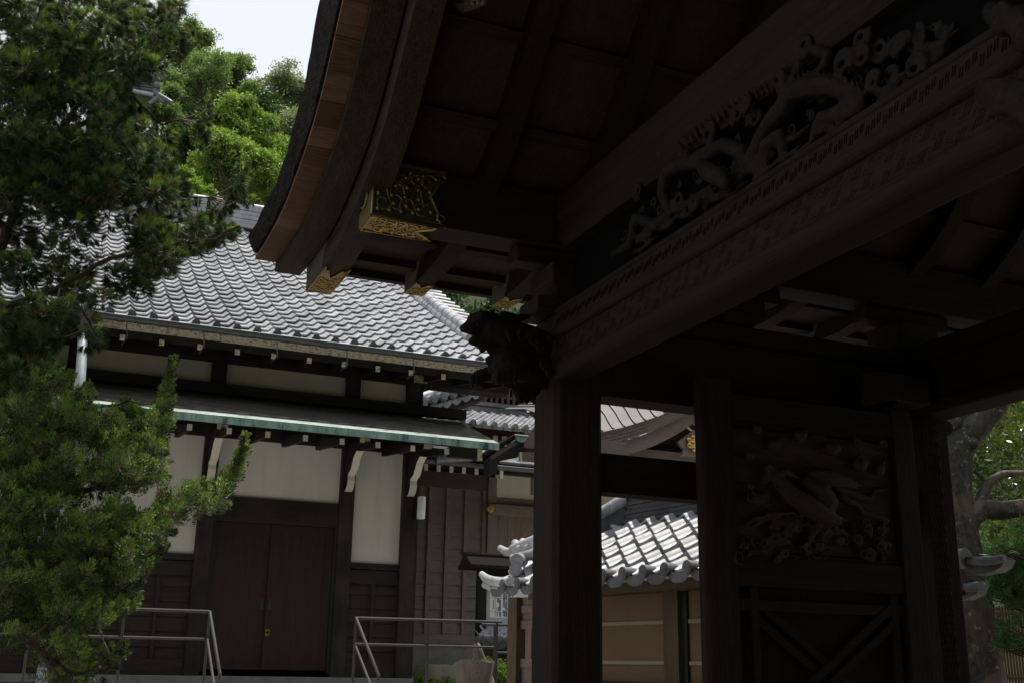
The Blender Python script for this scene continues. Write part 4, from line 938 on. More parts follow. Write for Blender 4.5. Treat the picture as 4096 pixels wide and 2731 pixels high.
# opened door leaf (its own turn on the hinge)
LY_ = 5.33
leaf_ = None
def lf(mm, a, b, y, d): 
    p, q = aY(*cl_(*a), y), aY(*cl_(*b), y); x0_, x1_ = sorted((p.x, q.x)); z0_, z1_ = sorted((p.z, q.z)); mm.box(x0_, x1_, y, y+d, z0_, z1_); return x0_, x1_, z0_, z1_
Lx0, Lx1 = 3.47, 5.02; sx0, sx1 = 3.69, 4.86
zT, zR0, zP1, zP0, zB0, bot = 1.65, 1.565, 1.41, .625, .455, -1.36
m = MB(); m.box(Lx0, sx0-.02, LY_, LY_+.1, bot, zT); m.box(sx1, Lx1, LY_, LY_+.1, bot, zT-.06)
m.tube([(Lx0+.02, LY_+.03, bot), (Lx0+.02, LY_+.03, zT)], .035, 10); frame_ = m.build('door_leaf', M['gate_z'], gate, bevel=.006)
m = MB()
for z0_, z1_ in ((zP1, zR0), (zB0, zP0), (-.62, -.47), (bot, -1.2)):
    m = MB(); m.box(sx0-.02, sx1, LY_+.008, LY_+.09, z0_, z1_); m.build('leaf_rail', M['gate_x'], frame_, bevel=.004)
for z0_, z1_ in ((zP1-.03, zP1), (zP0, zP0+.025)):
    m = MB(); m.box(sx0-.02, sx1, LY_+.02, LY_+.05, z0_, z1_); m.build('panel_moulding', M['gate_x'], frame_)
m = MB(); m.box(sx0-.02, sx1, LY_+.07, LY_+.085, bot+.05, zP1); m.build('leaf_panel', M['gate_z'], frame_)
m = MB()
zl0, zl1 = -.47, zB0
for X in (sx0+.07, sx1-.10): m.box(X, X+.05, LY_+.02, LY_+.05, zl0, zl1)
m.box(sx0-.02, sx1, LY_+.022, LY_+.052, zl1-.13, zl1-.07); m.box(sx0-.02, sx1, LY_+.022, LY_+.052, zl0+.06, zl0+.12)
xa, xb, za, zb2 = sx0+.12, sx1-.10, zl0+.12, zl1-.13
for dz in (-.05, .05):
    m.bar((xa, LY_+.03, za+dz), (xb, LY_+.03, zb2+dz), .045, .026, (0,1,0)); m.bar((xa, LY_+.045, zb2+dz), (xb, LY_+.045, za+dz), .045, .026, (0,1,0))
m.build('crossed_lattice', M['gate_x'], frame_)
# carved winged beast over waves
fl = pr_(cl_, Y=LY_+.02); sl_ = .849/4440*5.35/.86
m = MB()
def Lf(L, n=8): blob(m, [fl(x, y, d) for x, y, r, d in L], [r*sl_ for x, y, r, d in L], n)
Lf([(300,620,22,0),(340,560,30,0),(360,610,36,-.01),(430,680,48,-.02),(520,740,58,-.03),(600,790,48,-.04),(640,800,32,-.05)])
Lf([(500,620,40,0),(560,660,60,-.02),(600,720,60,-.02),(580,780,40,-.02)]); Lf([(530,590,45,0),(600,590,40,-.02),(680,610,28,-.03),(755,640,10,-.03)])
for k in range(5): Lf([(530+10*k,570+16*k,12,-.04),(620,575+14*k,12,-.05),(700+10*k,610+10*k,6,-.04)], 6)
Lf([(330,600,18,-.02),(400,570,22,-.03),(470,605,6,-.03)]); Lf([(340,560,14,0),(350,530,8,0)])
Lf([(660,690,18,0),(700,710,18,-.01),(740,730,16,-.01),(770,770,16,0),(830,780,15,0),(880,800,14,0)]); Lf([(640,640,26,0),(720,680,20,0),(800,700,14,0),(820,660,10,0),(880,655,8,0)])
Lf([(560,820,26,-.01),(530,860,20,-.02),(515,900,12,-.02)]); Lf([(600,830,22,-.01),(570,870,16,-.02),(580,890,8,-.02)])
for k in range(5): Lf([(640+6*k,800-6*k,5,-.05),(675,790-4*k+8*(k%2),3,-.06)], 5)
for x, y, r in ((270,370,26),(365,432,26),(350,445,34),(485,388,26),(470,400,34),(640,462,28),(620,460,40),(765,530,20),(750,540,40),(855,530,18),(845,560,30),(235,495,24),(240,640,20),(300,690,30),(270,700,34),(845,575,20),(430,830,34),(460,820,26)):
    m.ball(fl(x, y, -.01), r*sl_, 7)
for x, y, r, s_ in ((300,700,34,1),(240,690,30,-1),(460,830,34,1),(420,850,26,-1),(790,840,30,1),(740,890,32,1),(800,965,36,-1),(880,930,30,1),(850,920,30,-1),(510,930,28,1),(400,960,26,-1),(760,530,44,1),(740,440,32,1),(660,900,24,1),(330,560,26,-1),(560,920,26,-1),(860,440,24,1)):
    curl(m, fl(x, y, -.03), r*sl_, 9*sl_, sgn=s_, ph=x)
rw = random.Random(4)
for k in range(46):
    x, y = rw.uniform(185, 880), rw.uniform(820, 985); curl(m, fl(x, y, rw.uniform(-.02,.02)), rw.uniform(16, 40)*sl_, rw.uniform(6, 10)*sl_, sgn=rw.choice((1,-1)), ph=rw.uniform(0,6), turns=rw.uniform(.9,1.7))
for k in range(22):
    x, y = rw.uniform(180, 620), rw.uniform(800, 985); Lf([(x,y,9,0),(x+40,y-30,11,-.01),(x+95,y-38,10,-.01),(x+130,y-20,5,0)], 6)
for k in range(24):
    x, y = rw.uniform(180, 880), rw.uniform(370, 800); Lf([(x,y,8,.03),(x+25,y+rw.uniform(-20,20),9,.03),(x+60,y+rw.uniform(-25,25),5,.03)], 6)
m.box(*[v for v in (sx0-.01, sx1-.005)], LY_+.045, LY_+.068, zP0+.03, zP1-.035)
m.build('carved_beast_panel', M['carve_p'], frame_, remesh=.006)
# second leaf, mirrored on the near side (outside the picture)
m = MB(); m.box(Lx0, Lx1, 2*YC-LY_-.1, 2*YC-LY_, bot, zT-.05); m.build('door_leaf', M['gate_z'], gate)

# ------------------------------------------------------------------ ochre boundary wall with tiled roof behind the gate
wa = rad(-9); wd = Vector((math.sin(wa), math.cos(wa), 0)); wn = Vector((math.cos(wa), -math.sin(wa), 0)); WD = 6.75
wall = thing('boundary_wall', wn*(WD+.6)+wd*6+Vector((0,0,-1.5)), 'ochre plaster wall with white lines and grey tile roof, seen through the gate', 'wall')
def aW(x, y, d): return aP(x, y, wn*d, wn)
pe = aW(2593, 2285, WD); we = pe.z
tl = aW(1965, 2310, WD); tL = tl.dot(wd); tR = aW(3690, 2260, WD).dot(wd); pw = .3125
ph0 = pe.dot(wd); iL = int((tL-ph0)/pw)+1; nL = int((tL-tR)/pw)
RO = 1.15
ridge_b = aW(2742, 2046, WD+RO)
ws = (ridge_b.z-we)/RO
i_lo = -int((ph0-tR)/pw)
nT = int((tL-tR)/pw)
base = wn*WD+wd*(ph0-pw*int((ph0-tR)/pw))+Vector((0,0,we-.03))
# columns run along -wd so that the rolls fall the right way round
tile_roof(base, wd, wn, nT, 6, pw, .198, lambda t: ws*t, 'tiled_roof', M['tile_n'], wall, A=.036, lift=.055, th=.024, disc=.062, per=14, jit=.006, lip=M['tile_k'], prof=1, hip=.9)
zr0 = aW(3560, 1900, WD+RO).dot(wd)
zt0 = base.dot(wd); zt1 = zt0+nT*pw
m = MB(); bk = wn*(WD+1.45); G = [[wn*(WD+RO+.05)+wd*t+Vector((0,0,we+ws*RO)) for t in (zr0+2.6, zt1)], [wn*(WD+2*RO+.1)+wd*t+Vector((0,0,we-.02)) for t in (zr0+2.6, zt1)]]
m.slab([G[0][0], G[0][1], G[1][1], G[1][0]], (0,0,-.05)); m.build('rear_roof_slope', M['tile_d'], wall)
kink = aW(2499, 2048, WD+RO).dot(wd)
m = MB()
for k in range(7):
    o_ = .012*(k % 2)+.010*k; z = we+ws*RO+k*.052-.03
    t = zr0
    while t < kink:
        l = min(.34, kink-t); m.bar(wn*(WD+RO-.02+o_)+wd*t+Vector((0,0,z+.02)), wn*(WD+RO-.02+o_)+wd*(t+l-.004)+Vector((0,0,z+.02)), .05, .043); t += .34
m.build('ridge_courses', M['slate'], wall)
m = MB(); t = zr0
while t < kink:
    a = wn*(WD+RO+.06)+wd*t+Vector((0,0,we+ws*RO+.36)); m.tube([a-wd*.02, a+wd*.3], [.085,.08], 10); t += .3
m.build('ridge_cap_tiles', M['tile'], wall)
# descending end ridge with ornament
P0 = wn*(WD+RO)+wd*kink+Vector((0,0,we+ws*RO)); P1 = aW(2132, 2262, WD+.32); P1b = aW(2048, 2270, WD+.2)
m = MB()
for k in range(4): m.bar(P0+Vector((0,0,.02+.05*k)), P1+Vector((0,0,-.04+.04*k)), .10-.01*k, .045)
m.build('end_ridge_courses', M['slate'], wall)
m = MB(); q1 = P1+Vector((0,0,.13)); m.tube([P0+Vector((0,0,.25)), q1, P1b+Vector((0,0,.10))], [.075,.065,.055], 12)
q2 = aW(*cn(520, 440), WD+.1); m.tube([q2+Vector((0,-.02,0)), q2+Vector((.05,.1,.0))], .075, 14); q3 = aW(*cn(530, 350), WD+.12); m.tube([q3+Vector((0,-.03,0)), q3+Vector((.12,.1,.02))], .078, 14)
m.build('end_ridge_cap', M['tile_n'], wall)
tip = [aW(*cn(x, y), WD-.02) for x, y in ((470, 560), (380, 565), (290, 550), (225, 520), (188, 480))]
m = MB(); m.tube([p+Vector((0,0,.0)) for p in tip], [.05,.055,.055,.048,.036], 12); t2 = [p+Vector((.02,.05,-.07)) for p in tip[1:4]]; m.tube(t2, .045, 10); m.build('corner_tip_tile', M['tile_w'], wall)
a0 = aW(*cn(700, 150), WD+.9); a1 = aW(*cn(500, 235), WD+.9); a2 = aW(*cn(372, 215), WD+.9)
m = MB(); m.tube([a0+(a0-a1)*.8, a0, a1], .06, 12); m.tube([a1+Vector((.02,0,-.03)), a1.lerp(a2,.5)+Vector((0,0,-.05)), a2+Vector((0,0,-.01))], [.05,.055,.04], 10)
for x, y in ((575, 240), (655, 228), (735, 215)):
    c_ = aW(*cn(x, y), WD+.86); m.tube([c_-Vector((0,.03,0)), c_+Vector((.1,.4,.12))], .055, 12)
m.build('rear_eave_tiles', M['tile_w'], wall)
# right hand tip
rt = [aW(*cr(x, y), WD) for x, y in ((300, 340), (350, 395), (420, 440), (500, 460))]; rt2 = [aW(*cr(x, y), WD-.05) for x, y in ((560, 515), (680, 522), (800, 515), (900, 492))]
m = MB(); m.tube(rt, [.04,.036,.032,.03], 10); m.tube(rt2, [.026,.03,.03,.024], 10)
c_ = aW(*cr(516, 500), WD-.06); m.tube([c_-wd*.05, c_+wd*.12], .068, 14)
m.build('corner_tip_tile', M['tile_n'], wall)
m = MB(); m.slab([aW(*cr(x, y), WD-.02) for x, y in ((300,345),(350,400),(420,445),(500,468),(560,520),(680,530),(800,522),(898,500),(870,570),(800,610),(720,625),(640,640),(560,580),(480,520),(400,480),(310,430))][::-1], wn*.12); m.build('corner_tip_underside', M['tile_d'], wall)  # dark tile paints the underside shade; paler tube above is the painted highlight
m = MB(); m.slab([aW(*cr(x, y), WD+.15) for x, y in ((300, 430), (470, 520), (620, 680), (500, 810), (330, 740))], wn*.1); m.build('end_board', M['red'], wall)
m = MB(); m.slab([aW(*cr(x, y), WD+.2) for x, y in ((340, 760), (500, 810), (575, 780), (690, 720), (660, 800), (560, 850), (420, 850), (360, 800))], wn*.1); m.tube([aW(*cr(x, y), WD+.15) for x, y in ((570, 745), (690, 735))], .035, 10); m.build('end_corbel', M['tile_d'], wall)
# body with white lines
b0_, b1_ = zt0+.55, zt1-.75
def wbox(mm, t0, t1, d0, d1, z0, z1):
    mm.hexa([wn*d+wd*t+Vector((0,0,z)) for z in (z0, z1) for t, d in ((t0,d0),(t0,d1),(t1,d1),(t1,d0))])
m = MB(); wbox(m, b0_, b1_, WD+.42, WD+.95, -1.5, we-.05); m.build('plaster_body', M['ochre'], wall)
m = MB(); wbox(m, b0_-.2, b1_+.25, WD+.16, WD+1.0, we-.16, we-.06); m.build('eave_board', M['ochre_z'], wall)
for yy_ in (1262, 1463):
    z = aW(*cg(250, yy_), WD+.42).z; m = MB(); wbox(m, b0_, b1_, WD+.405, WD+.42, z-.018, z+.018); m.build('white_line', M['line'], wall)
pc = aW(*cg(440, 1300), WD+.4).dot(wd)
m = MB(); wbox(m, pc-.13, pc+.09, WD+.34, WD+.42, -1.5, we-.16); m.build('post', M['ochre_z'], wall)
m = MB(); wbox(m, pc-.20, pc-.131, WD+.39, WD+.42, -1.5, we-.16); m.build('post_side_board', M['hall_z'], wall)
z = aW(*cg(250, 1560), WD+.38).z; m = MB(); wbox(m, b0_, b1_, WD+.33, WD+.42, z-.4, z); m.build('base_board', M['hall_x'], wall)
# lattice end post of the wall (left of the pillar)
ep0 = aW(*cn(555, 1100), WD+.5); m = MB(); e0t, e1t = aW(*cn(600, 1100), WD+.45).dot(wd), aW(*cn(510, 1100), WD+.45).dot(wd)
wbox(m, min(e0t,e1t), max(e0t,e1t), WD+.36, WD+.56, -1.5, we-.1); m.build('end_post', M['ochre_z'], wall)
g0t, g1t = aW(*cn(720, 1100), WD+.45).dot(wd), min(e0t, e1t)
m = MB()
for ya, yb in ((795, 868), (945, 1028), (1325, 1410)):
    za_, zb_ = aW(*cn(640, yb), WD+.42).z, aW(*cn(640, ya), WD+.42).z; wbox(m, g0t-.4, g1t, WD+.42, WD+.5, za_, zb_)
za_, zb_ = aW(*cn(640, 1325), WD+.42).z, aW(*cn(640, 1028), WD+.42).z
tt = aW(*cn(645, 1200), WD+.42).dot(wd); wbox(m, tt-.06, tt+.06, WD+.43, WD+.49, za_, zb_)
za_, zb_ = aW(*cn(640, 945), WD+.42).z, aW(*cn(640, 868), WD+.42).z; wbox(m, g0t-.4, g1t, WD+.44, WD+.48, za_, zb_)
wbox(m, g0t-.4, g1t, WD+.44, WD+.48, -1.5, aW(*cn(640, 1410), WD+.42).z); wbox(m, g0t-.4, g1t, WD+.44, WD+.48, aW(*cn(640, 795), WD+.42).z, we-.1)
m.build('side_lattice', M['brown_z'], wall)

# ------------------------------------------------------------------ vegetation
def fan_mesh(name, P, D, L, Wd, mat, parent=None, mi=None, mats=None, up=None, tri=True):
    """P roots, D unit directions, L lengths, Wd widths (numpy) -> thin blades (triangular tips)"""
    n_ = len(P); R = rng.normal(size=(n_, 3)) if up is None else np.tile(np.array(up, float), (n_, 1))+rng.normal(size=(n_, 3))*.5
    S_ = np.cross(D, R); S_ /= np.linalg.norm(S_, axis=1)[:, None]+1e-9
    off = Vector((0,0,0)); q = parent
    while q is not None: off += Vector(q.location); q = q.parent
    P = P-np.array(off)
    L = L[:, None]; Wd = Wd[:, None]
    V = np.stack([P, P+D*L*.5-S_*Wd*.5, P+D*L, P+D*L*.5+S_*Wd*.5], 1).reshape(-1, 3)
    me = bpy.data.meshes.new(name); me.vertices.add(n_*4); me.vertices.foreach_set('co', V.astype(np.float32).ravel())
    me.loops.add(n_*4); me.loops.foreach_set('vertex_index', np.arange(n_*4, dtype=np.int32))
    me.polygons.add(n_); me.polygons.foreach_set('loop_start', np.arange(0, n_*4, 4, dtype=np.int32))
    for mt in (mats or [mat]): me.materials.append(mt)
    if mi is not None: me.polygons.foreach_set('material_index', mi.astype(np.int32))
    me.update(); me.validate()
    o = bpy.data.objects.new(name, me); col.objects.link(o)
    if parent: o.parent = parent
    return o
def unit(a): return a/(np.linalg.norm(a, axis=-1, keepdims=True)+1e-9)
def inpoly(x, y, poly):
    c = False; j = len(poly)-1
    for i in range(len(poly)):
        xi, yi = poly[i]; xj, yj = poly[j]
        if (yi > y) != (yj > y) and x < (xj-xi)*(y-yi)/(yj-yi)+xi: c = not c
        j = i
    return c
def edge_d(x, y, poly):
    best = 1e9
    for i in range(len(poly)):
        ax, ay = poly[i-1]; bx, by = poly[i]; dx, dy = bx-ax, by-ay; t = max(0, min(1, ((x-ax)*dx+(y-ay)*dy)/(dx*dx+dy*dy+1e-9)))
        best = min(best, math.hypot(x-ax-t*dx, y-ay-t*dy))
    return best
# ---- the big juniper on the left
JY = 8.8
jun = thing('juniper_tree', (-1.0, JY, -1.5), 'big dark juniper with feathery upright shoots in the left foreground', 'tree')
boughs = [
 ([(-130,1330),(30,930),(110,700),(250,520),(330,400),(420,250),(470,100),(500,-60)], .042, 8.6),
 ([(-120,1290),(0,1230),(240,1155),(420,1040),(560,1000),(720,975),(850,960),(960,905)], .028, 8.3),
 ([(-100,2100),(200,2000),(450,1930),(590,1850),(640,1700),(670,1560),(694,1425)], .03, 9.1),
 ([(-50,2330),(270,2230),(420,2180),(600,2100),(770,2030),(880,1965),(940,1890),(968,1800),(976,1738)], .028, 8.7),
 ([(-60,2420),(300,2330),(450,2300),(560,2240),(660,2185)], .02, 8.4),
 ([(-80,2440),(0,2480),(113,2562),(200,2640),(260,2760)], .026, 8.0),
 ([(113,2562),(300,2700),(400,2660),(490,2578)], .016, 7.9),
 ([(0,2480),(240,2470),(420,2420),(530,2330)], .02, 8.3),
 ([(250,520),(330,500),(450,420),(560,300),(640,120),(720,30)], .018, 8.5),
 ([(330,400),(480,330),(560,420),(640,500),(720,480)], .016, 8.8),
 ([(110,700),(300,720),(500,780),(700,790),(835,790)], .016, 8.9),
 ([(500,780),(640,900),(800,870),(960,760),(975,640)], .012, 9.3),
 ([(100,300),(60,150),(20,0),(0,-60)], .03, 9.0),
 ([(-50,350),(60,330),(140,400),(60,560),(-40,640)], .03, 9.2),
 ([(240,1155),(330,1240),(380,1330)], .012, 8.2),
 ([(-60,1750),(150,1700),(300,1640),(420,1620),(520,1600)], .018, 8.7),
 ([(-60,1750),(100,1600),(210,1500)], .014, 8.6),
 ([(30,930),(-60,800)], .03, 8.7)]
TX = -1.15
m = MB(); m.tube([(TX,JY,-1.5),(TX+.03,JY,-.6),(TX-.05,JY,.6),(TX+.02,JY,1.8),(TX-.02,JY,3.2),(TX+.05,JY,5.0)], [.2,.16,.14,.12,.09,.05], 12)
bpts = []
for L, r, Y in boughs:
    P = [aY(x, y, Y+.12*math.sin(i*1.3)) for i, (x, y) in enumerate(L)]
    if L[0][0] < 0: P = [Vector((TX, JY, P[0].z-.15))]+P
    P = [p for p in resamp(P, max(8, len(P)*3))]
    for i in range(1, len(P)-1): P[i] = P[i]+Vector((random.uniform(-.012,.012),random.uniform(-.012,.012),random.uniform(-.012,.012)))
    m.tube(P, [r*(1-.8*i/(len(P)-1))+.003 for i in range(len(P))], 7); bpts += [(p, r*(1-.8*i/(len(P)-1))) for i, p in enumerate(P)]
m.build('trunk', M['branch'], jun)
upper = [(-60,-60),(700,-60),(720,25),(690,70),(780,150),(673,173),(690,260),(637,325),(520,330),(500,390),(570,400),(600,470),(690,500),(702,595),(690,655),(760,740),(800,790),(740,850),(840,880),(958,935),(900,965),(792,1013),(720,1072),(643,1102),(553,1221),(500,1250),(400,1225),(300,1230),(430,1300),(400,1380),(330,1410),(290,1300),(220,1330),(238,1480),(150,1560),(-60,1500)]
lower = [(-60,1480),(180,1500),(232,1490),(345,1537),(357,1585),(440,1632),(512,1602),(570,1650),(600,1590),(637,1555),(670,1700),(660,1733),(660,1848),(660,1919),(625,1973),(560,1960),(545,2060),(595,2020),(696,1925),(744,1925),(833,1925),(899,1860),(946,1931),(887,2056),(809,2068),(744,2121),(673,2145),(640,2190),(601,2210),(625,2264),(565,2336),(565,2400),(536,2449),(446,2514),(417,2562),(380,2600),(494,2590),(464,2681),(440,2760),(220,2760),(119,2600),(-60,2580)]
gapA = [(310,1960),(560,1960),(560,2060),(470,2060),(330,2090)]
barn = [(500,400),(740,400),(760,560),(702,660),(560,700)]
cl = []     # clumps: centre, radius(m), style
def clump(x, y, Y, rpx, st): cl.append((aY(x, y, Y), rpx/F*Y*1.1, st))
r0_ = random.Random(5)
def fillp(poly, n, style, Y0, Y1, keep=lambda x, y: 1, rmin=22, rmax=60):
    xs = [p[0] for p in poly]; ys_ = [p[1] for p in poly]; k = 0; tries = 0
    while k < n and tries < n*30:
        tries += 1; x = r0_.uniform(min(xs), max(xs)); y = r0_.uniform(min(ys_), max(ys_))
        if not inpoly(x, y, poly): continue
        e = edge_d(x, y, poly); inn = x < 60 or y < 40 or y > 2650 or (poly is upper and y > 1440) or (poly is lower and y < 1540 and x < 200)
        if e < rmin*.6 and not inn: continue
        if r0_.random() > keep(x, y): continue
        r = min(rmax, max(rmin, e*.9)) if not inn else rmax*.8
        r *= r0_.uniform(.75, 1.05); clump(x, y, r0_.uniform(Y0, Y1), r, style); k += 1
def k_up(x, y):
    f = .95
    if inpoly(x, y, boxd): return 0
    if 820 < y < 1250: f = .30 if x < 560 else .75
    if noise.noise(Vector((x/130, y/130, 3.3))) < -.18: f *= .25
    return f
def k_lo(x, y):
    if inpoly(x, y, gapA): return .02
    if y > 2250 and x > 150 and noise.noise(Vector((x/110, y/110, 8.1))) < -.1: return .2
    return .95 if noise.noise(Vector((x/120, y/120, 6.3))) > -.25 else .3
boxd = [(490,290),(660,290),(660,412),(490,412)]
fillp(upper, 520, 0, 8.0, 9.6, k_up); fillp(upper, 160, 2, 8.6, 10.0, k_up, 18, 48)
fillp(lower, 420, 1, 7.9, 9.5, k_lo); fillp(lower, 170, 2, 8.6, 9.8, k_lo, 18, 45)
for _ in range(230): clump(r0_.uniform(-1150, -60), r0_.uniform(-300, 2650), r0_.uniform(8.0, 10.2), 60, r0_.choice((0, 1)))
for L, rr in (([(640,1700),(655,1620),(665,1560),(678,1500),(688,1455),(695,1425)], (40,34,26,19,11,5)), ([(905,1930),(935,1890),(955,1845),(966,1800),(974,1760),(977,1738)], (38,30,26,19,11,5)),
              ([(600,2240),(630,2215),(655,2195),(665,2183)], (24,18,10,5)), ([(430,2650),(465,2612),(488,2588),(495,2578)], (26,18,10,5)), ([(945,800),(958,730),(968,680),(975,640)], (26,20,13,6)),
              ([(790,900),(880,840),(960,800),(1040,812)], (34,26,16,8)), ([(800,560),(812,500),(822,440),(828,390)], (30,24,16,7)), ([(560,1000),(640,985),(720,960)], (46,46,44)), ([(330,1600),(340,1560),(347,1540)], (24,18,8)), ([(500,1640),(508,1605)], (22,12)),
              ([(790,970),(850,955),(910,930),(955,915)], (34,30,24,14)), ([(640,70),(700,35),(722,20)], (44,26,12)), ([(700,200),(750,165),(785,150)], (44,26,12))):
    for (x0_, y0_), (x1_, y1_), ra, rb in zip(L[:-1], L[1:], rr[:-1], rr[1:]):
        for q in range(3):
            f = q/3; clump(x0_+(x1_-x0_)*f, y0_+(y1_-y0_)*f, 8.7+.1*q, (ra+(rb-ra)*f)*.72, 1 if y0_ > 1300 else 0)
PP, DD, LL, WW, MI = [], [], [], [], []
tw = MB(); BP = np.array([tuple(p) for p, r in bpts])
for c_, r, st in cl:
    cc = np.array(c_); nl = int(6+85*r) if st != 2 else int(3+26*r); nbl = 44 if st == 1 else 72
    d = unit(rng.normal(size=(nl, 3))); o_ = cc+d*(r*rng.uniform(.2, .9, size=(nl, 1))**.6)*np.array([.9, .9, .9])
    grow = {0: np.array([.1,-.15,-.1]), 1: np.array([.35,-.1,1.0]), 2: np.array([.2,0,.3])}[st]
    ax_ = unit(d*.8+grow+rng.normal(size=(nl, 3))*.2)                       # axis of each plume
    ll = (rng.uniform(.05, .10, nl)*min(1, .35+r/.09))[:, None]*(1.0 if st else .8)
    A_ = np.repeat(ax_, nbl, 0); n2 = nl*nbl; f = rng.uniform(0, 1, size=(n2, 1)); side = unit(rng.normal(size=(n2, 3)))
    if st == 1:      # dense upright plumes
        fat = np.sin(np.pi*np.clip(.15+.85*f, 0, 1)**.8)*.024*min(1, .25+r/.09)+.001; P_ = np.repeat(o_, nbl, 0)+A_*np.repeat(ll, nbl, 0)*f+side*fat; D_ = unit(A_*1.1+side*.7); L_ = rng.uniform(.018, .034, n2); W_ = rng.uniform(.005, .009, n2)
    else:            # radiating brushes
        P_ = np.repeat(o_, nbl, 0)+A_*f*.02; D_ = unit(A_*1.0+side*rng.uniform(.1, .85, size=(n2, 1))); L_ = rng.uniform(.05, .10, n2); W_ = rng.uniform(.0022, .0042, n2)
    PP.append(P_); DD.append(D_); LL.append(L_*min(1, .5+r/.12)); WW.append(W_)
    dry = rng.random(nl) < (.10 if st == 1 else .10 if st == 0 else .5)
    new = (d[:, 2] > (-.15 if st == 1 else .62))  # upward plumes take the lighter colour: painted light on clump tops
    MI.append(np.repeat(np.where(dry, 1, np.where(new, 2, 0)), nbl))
    dist = np.linalg.norm(BP-cc, axis=1); j = int(np.argmin(dist))
    if dist[j] < .3:
        a = Vector(BP[j]); b = Vector(c_); md = a.lerp(b, .5)+Vector((0,0,-.05*dist[j])); tw.tube([a, md, b], [.007,.005,.003], 4, False)
    for q in range(min(nl, 4)):
        a = Vector(o_[q]); e_ = a+Vector(ax_[q])*float(ll[q][0]); tw.tube([Vector(c_), a, e_], [.0035,.0028,.0015], 3, False)
tw.build('twigs', M['twig'], jun)
fan_mesh('foliage', np.concatenate(PP), np.concatenate(DD), np.concatenate(LL), np.concatenate(WW), None, jun, np.concatenate(MI), [M['juniper'], M['juniper_dead'], M['juniper_lit_top']])

# ---- broadleaved trees on the slope behind
def broad(name, label, cx_, cy_, rx, ry, Y, mat, n_cl, per, ls, trunk=True, cat='tree', group=None, zb=None, plane=None, seed=0, dens_=.35, flat=.8):
    g_ = np.random.default_rng(abs(seed+int(cx_))); pt = plane or (lambda x, y: aY(x, y, Y))
    c_ = pt(cx_, cy_); sx_ = (pt(cx_+rx, cy_)-c_).length; sz_ = (pt(cx_, cy_-ry)-c_).length; sy_ = sx_*flat
    base = Vector((c_.x, c_.y+.3*sy_, zb if zb is not None else c_.z-sz_*2.2))
    o = thing(name, base, label, cat, group)
    u_ = unit(g_.normal(size=(n_cl, 3))); rr_ = g_.uniform(.3, 1., size=(n_cl, 1))**.5
    lob = np.array([[.78+.75*noise.noise(Vector((v[0]*1.6+seed, v[1]*1.6, v[2]*1.6+cx_*.01)))] for v in u_])
    C_ = np.array(c_)+u_*rr_*lob*np.array([sx_, sy_, sz_])*1.15
    ns_ = 13; sc0 = unit(g_.normal(size=(ns_, 3)))*g_.uniform(.3, 1.05, size=(ns_, 1)); wh = g_.integers(0, ns_, n_cl); ss_ = g_.uniform(.16, .42, size=(ns_, 1))
    C_ = np.array(c_)+(sc0[wh]+u_*rr_*ss_[wh])*np.array([sx_, sy_, sz_])
    P_, D_, = [], []
    cr_ = dens_*min(sx_, sz_)*g_.uniform(.7, 1.4, size=n_cl)
    for i in range(n_cl):
        d = unit(g_.normal(size=(per, 3))+np.array([0,-.1,.35])); q = C_[i]+d*cr_[i]*(g_.uniform(.35, 1, size=(per, 1))**.5)*np.array([1.15, 1.15, .62])
        q = q+g_.normal(size=q.shape)*cr_[i]*.3*np.array([1.2,1.2,.8]); P_.append(q); D_.append(unit(d*.5+g_.normal(size=(per, 3))*.7+np.array([0,0,-.25])))
    P_ = np.concatenate(P_); D_ = np.concatenate(D_); n2 = len(P_)
    if trunk:
        m = MB(); top = c_+Vector((0,0,sz_*.5)); m.tube([base, base.lerp(top, .5)+Vector((.1*sx_,0,0)), top], [sx_*.07, sx_*.05, sx_*.015], 7)
        for i in range(0, n_cl, max(1, n_cl//14)):
            a = base.lerp(top, g_.uniform(.5, .9)); b = Vector(C_[i]); m.tube([a, a.lerp(b, .5)+Vector((0,0,-.05*sz_)), b], [sx_*.025, sx_*.016, sx_*.005], 5, False)
        m.build('trunk', M['branch'], o)
    fan_mesh('crown', P_, D_, g_.uniform(.7, 1.3, n2)*ls, g_.uniform(.5, .9, n2)*ls*.75, mat, o)
    return o
def hf(x, y):
    t = max(0, min(1, (y-38)/32)); s_ = .40+.05*math.sin(x*.06)
    return -2+(s_*70+2-.10*abs(x-8)*.6)*t*t*(3-2*t)
gH = 'trees on the slope behind the hall'
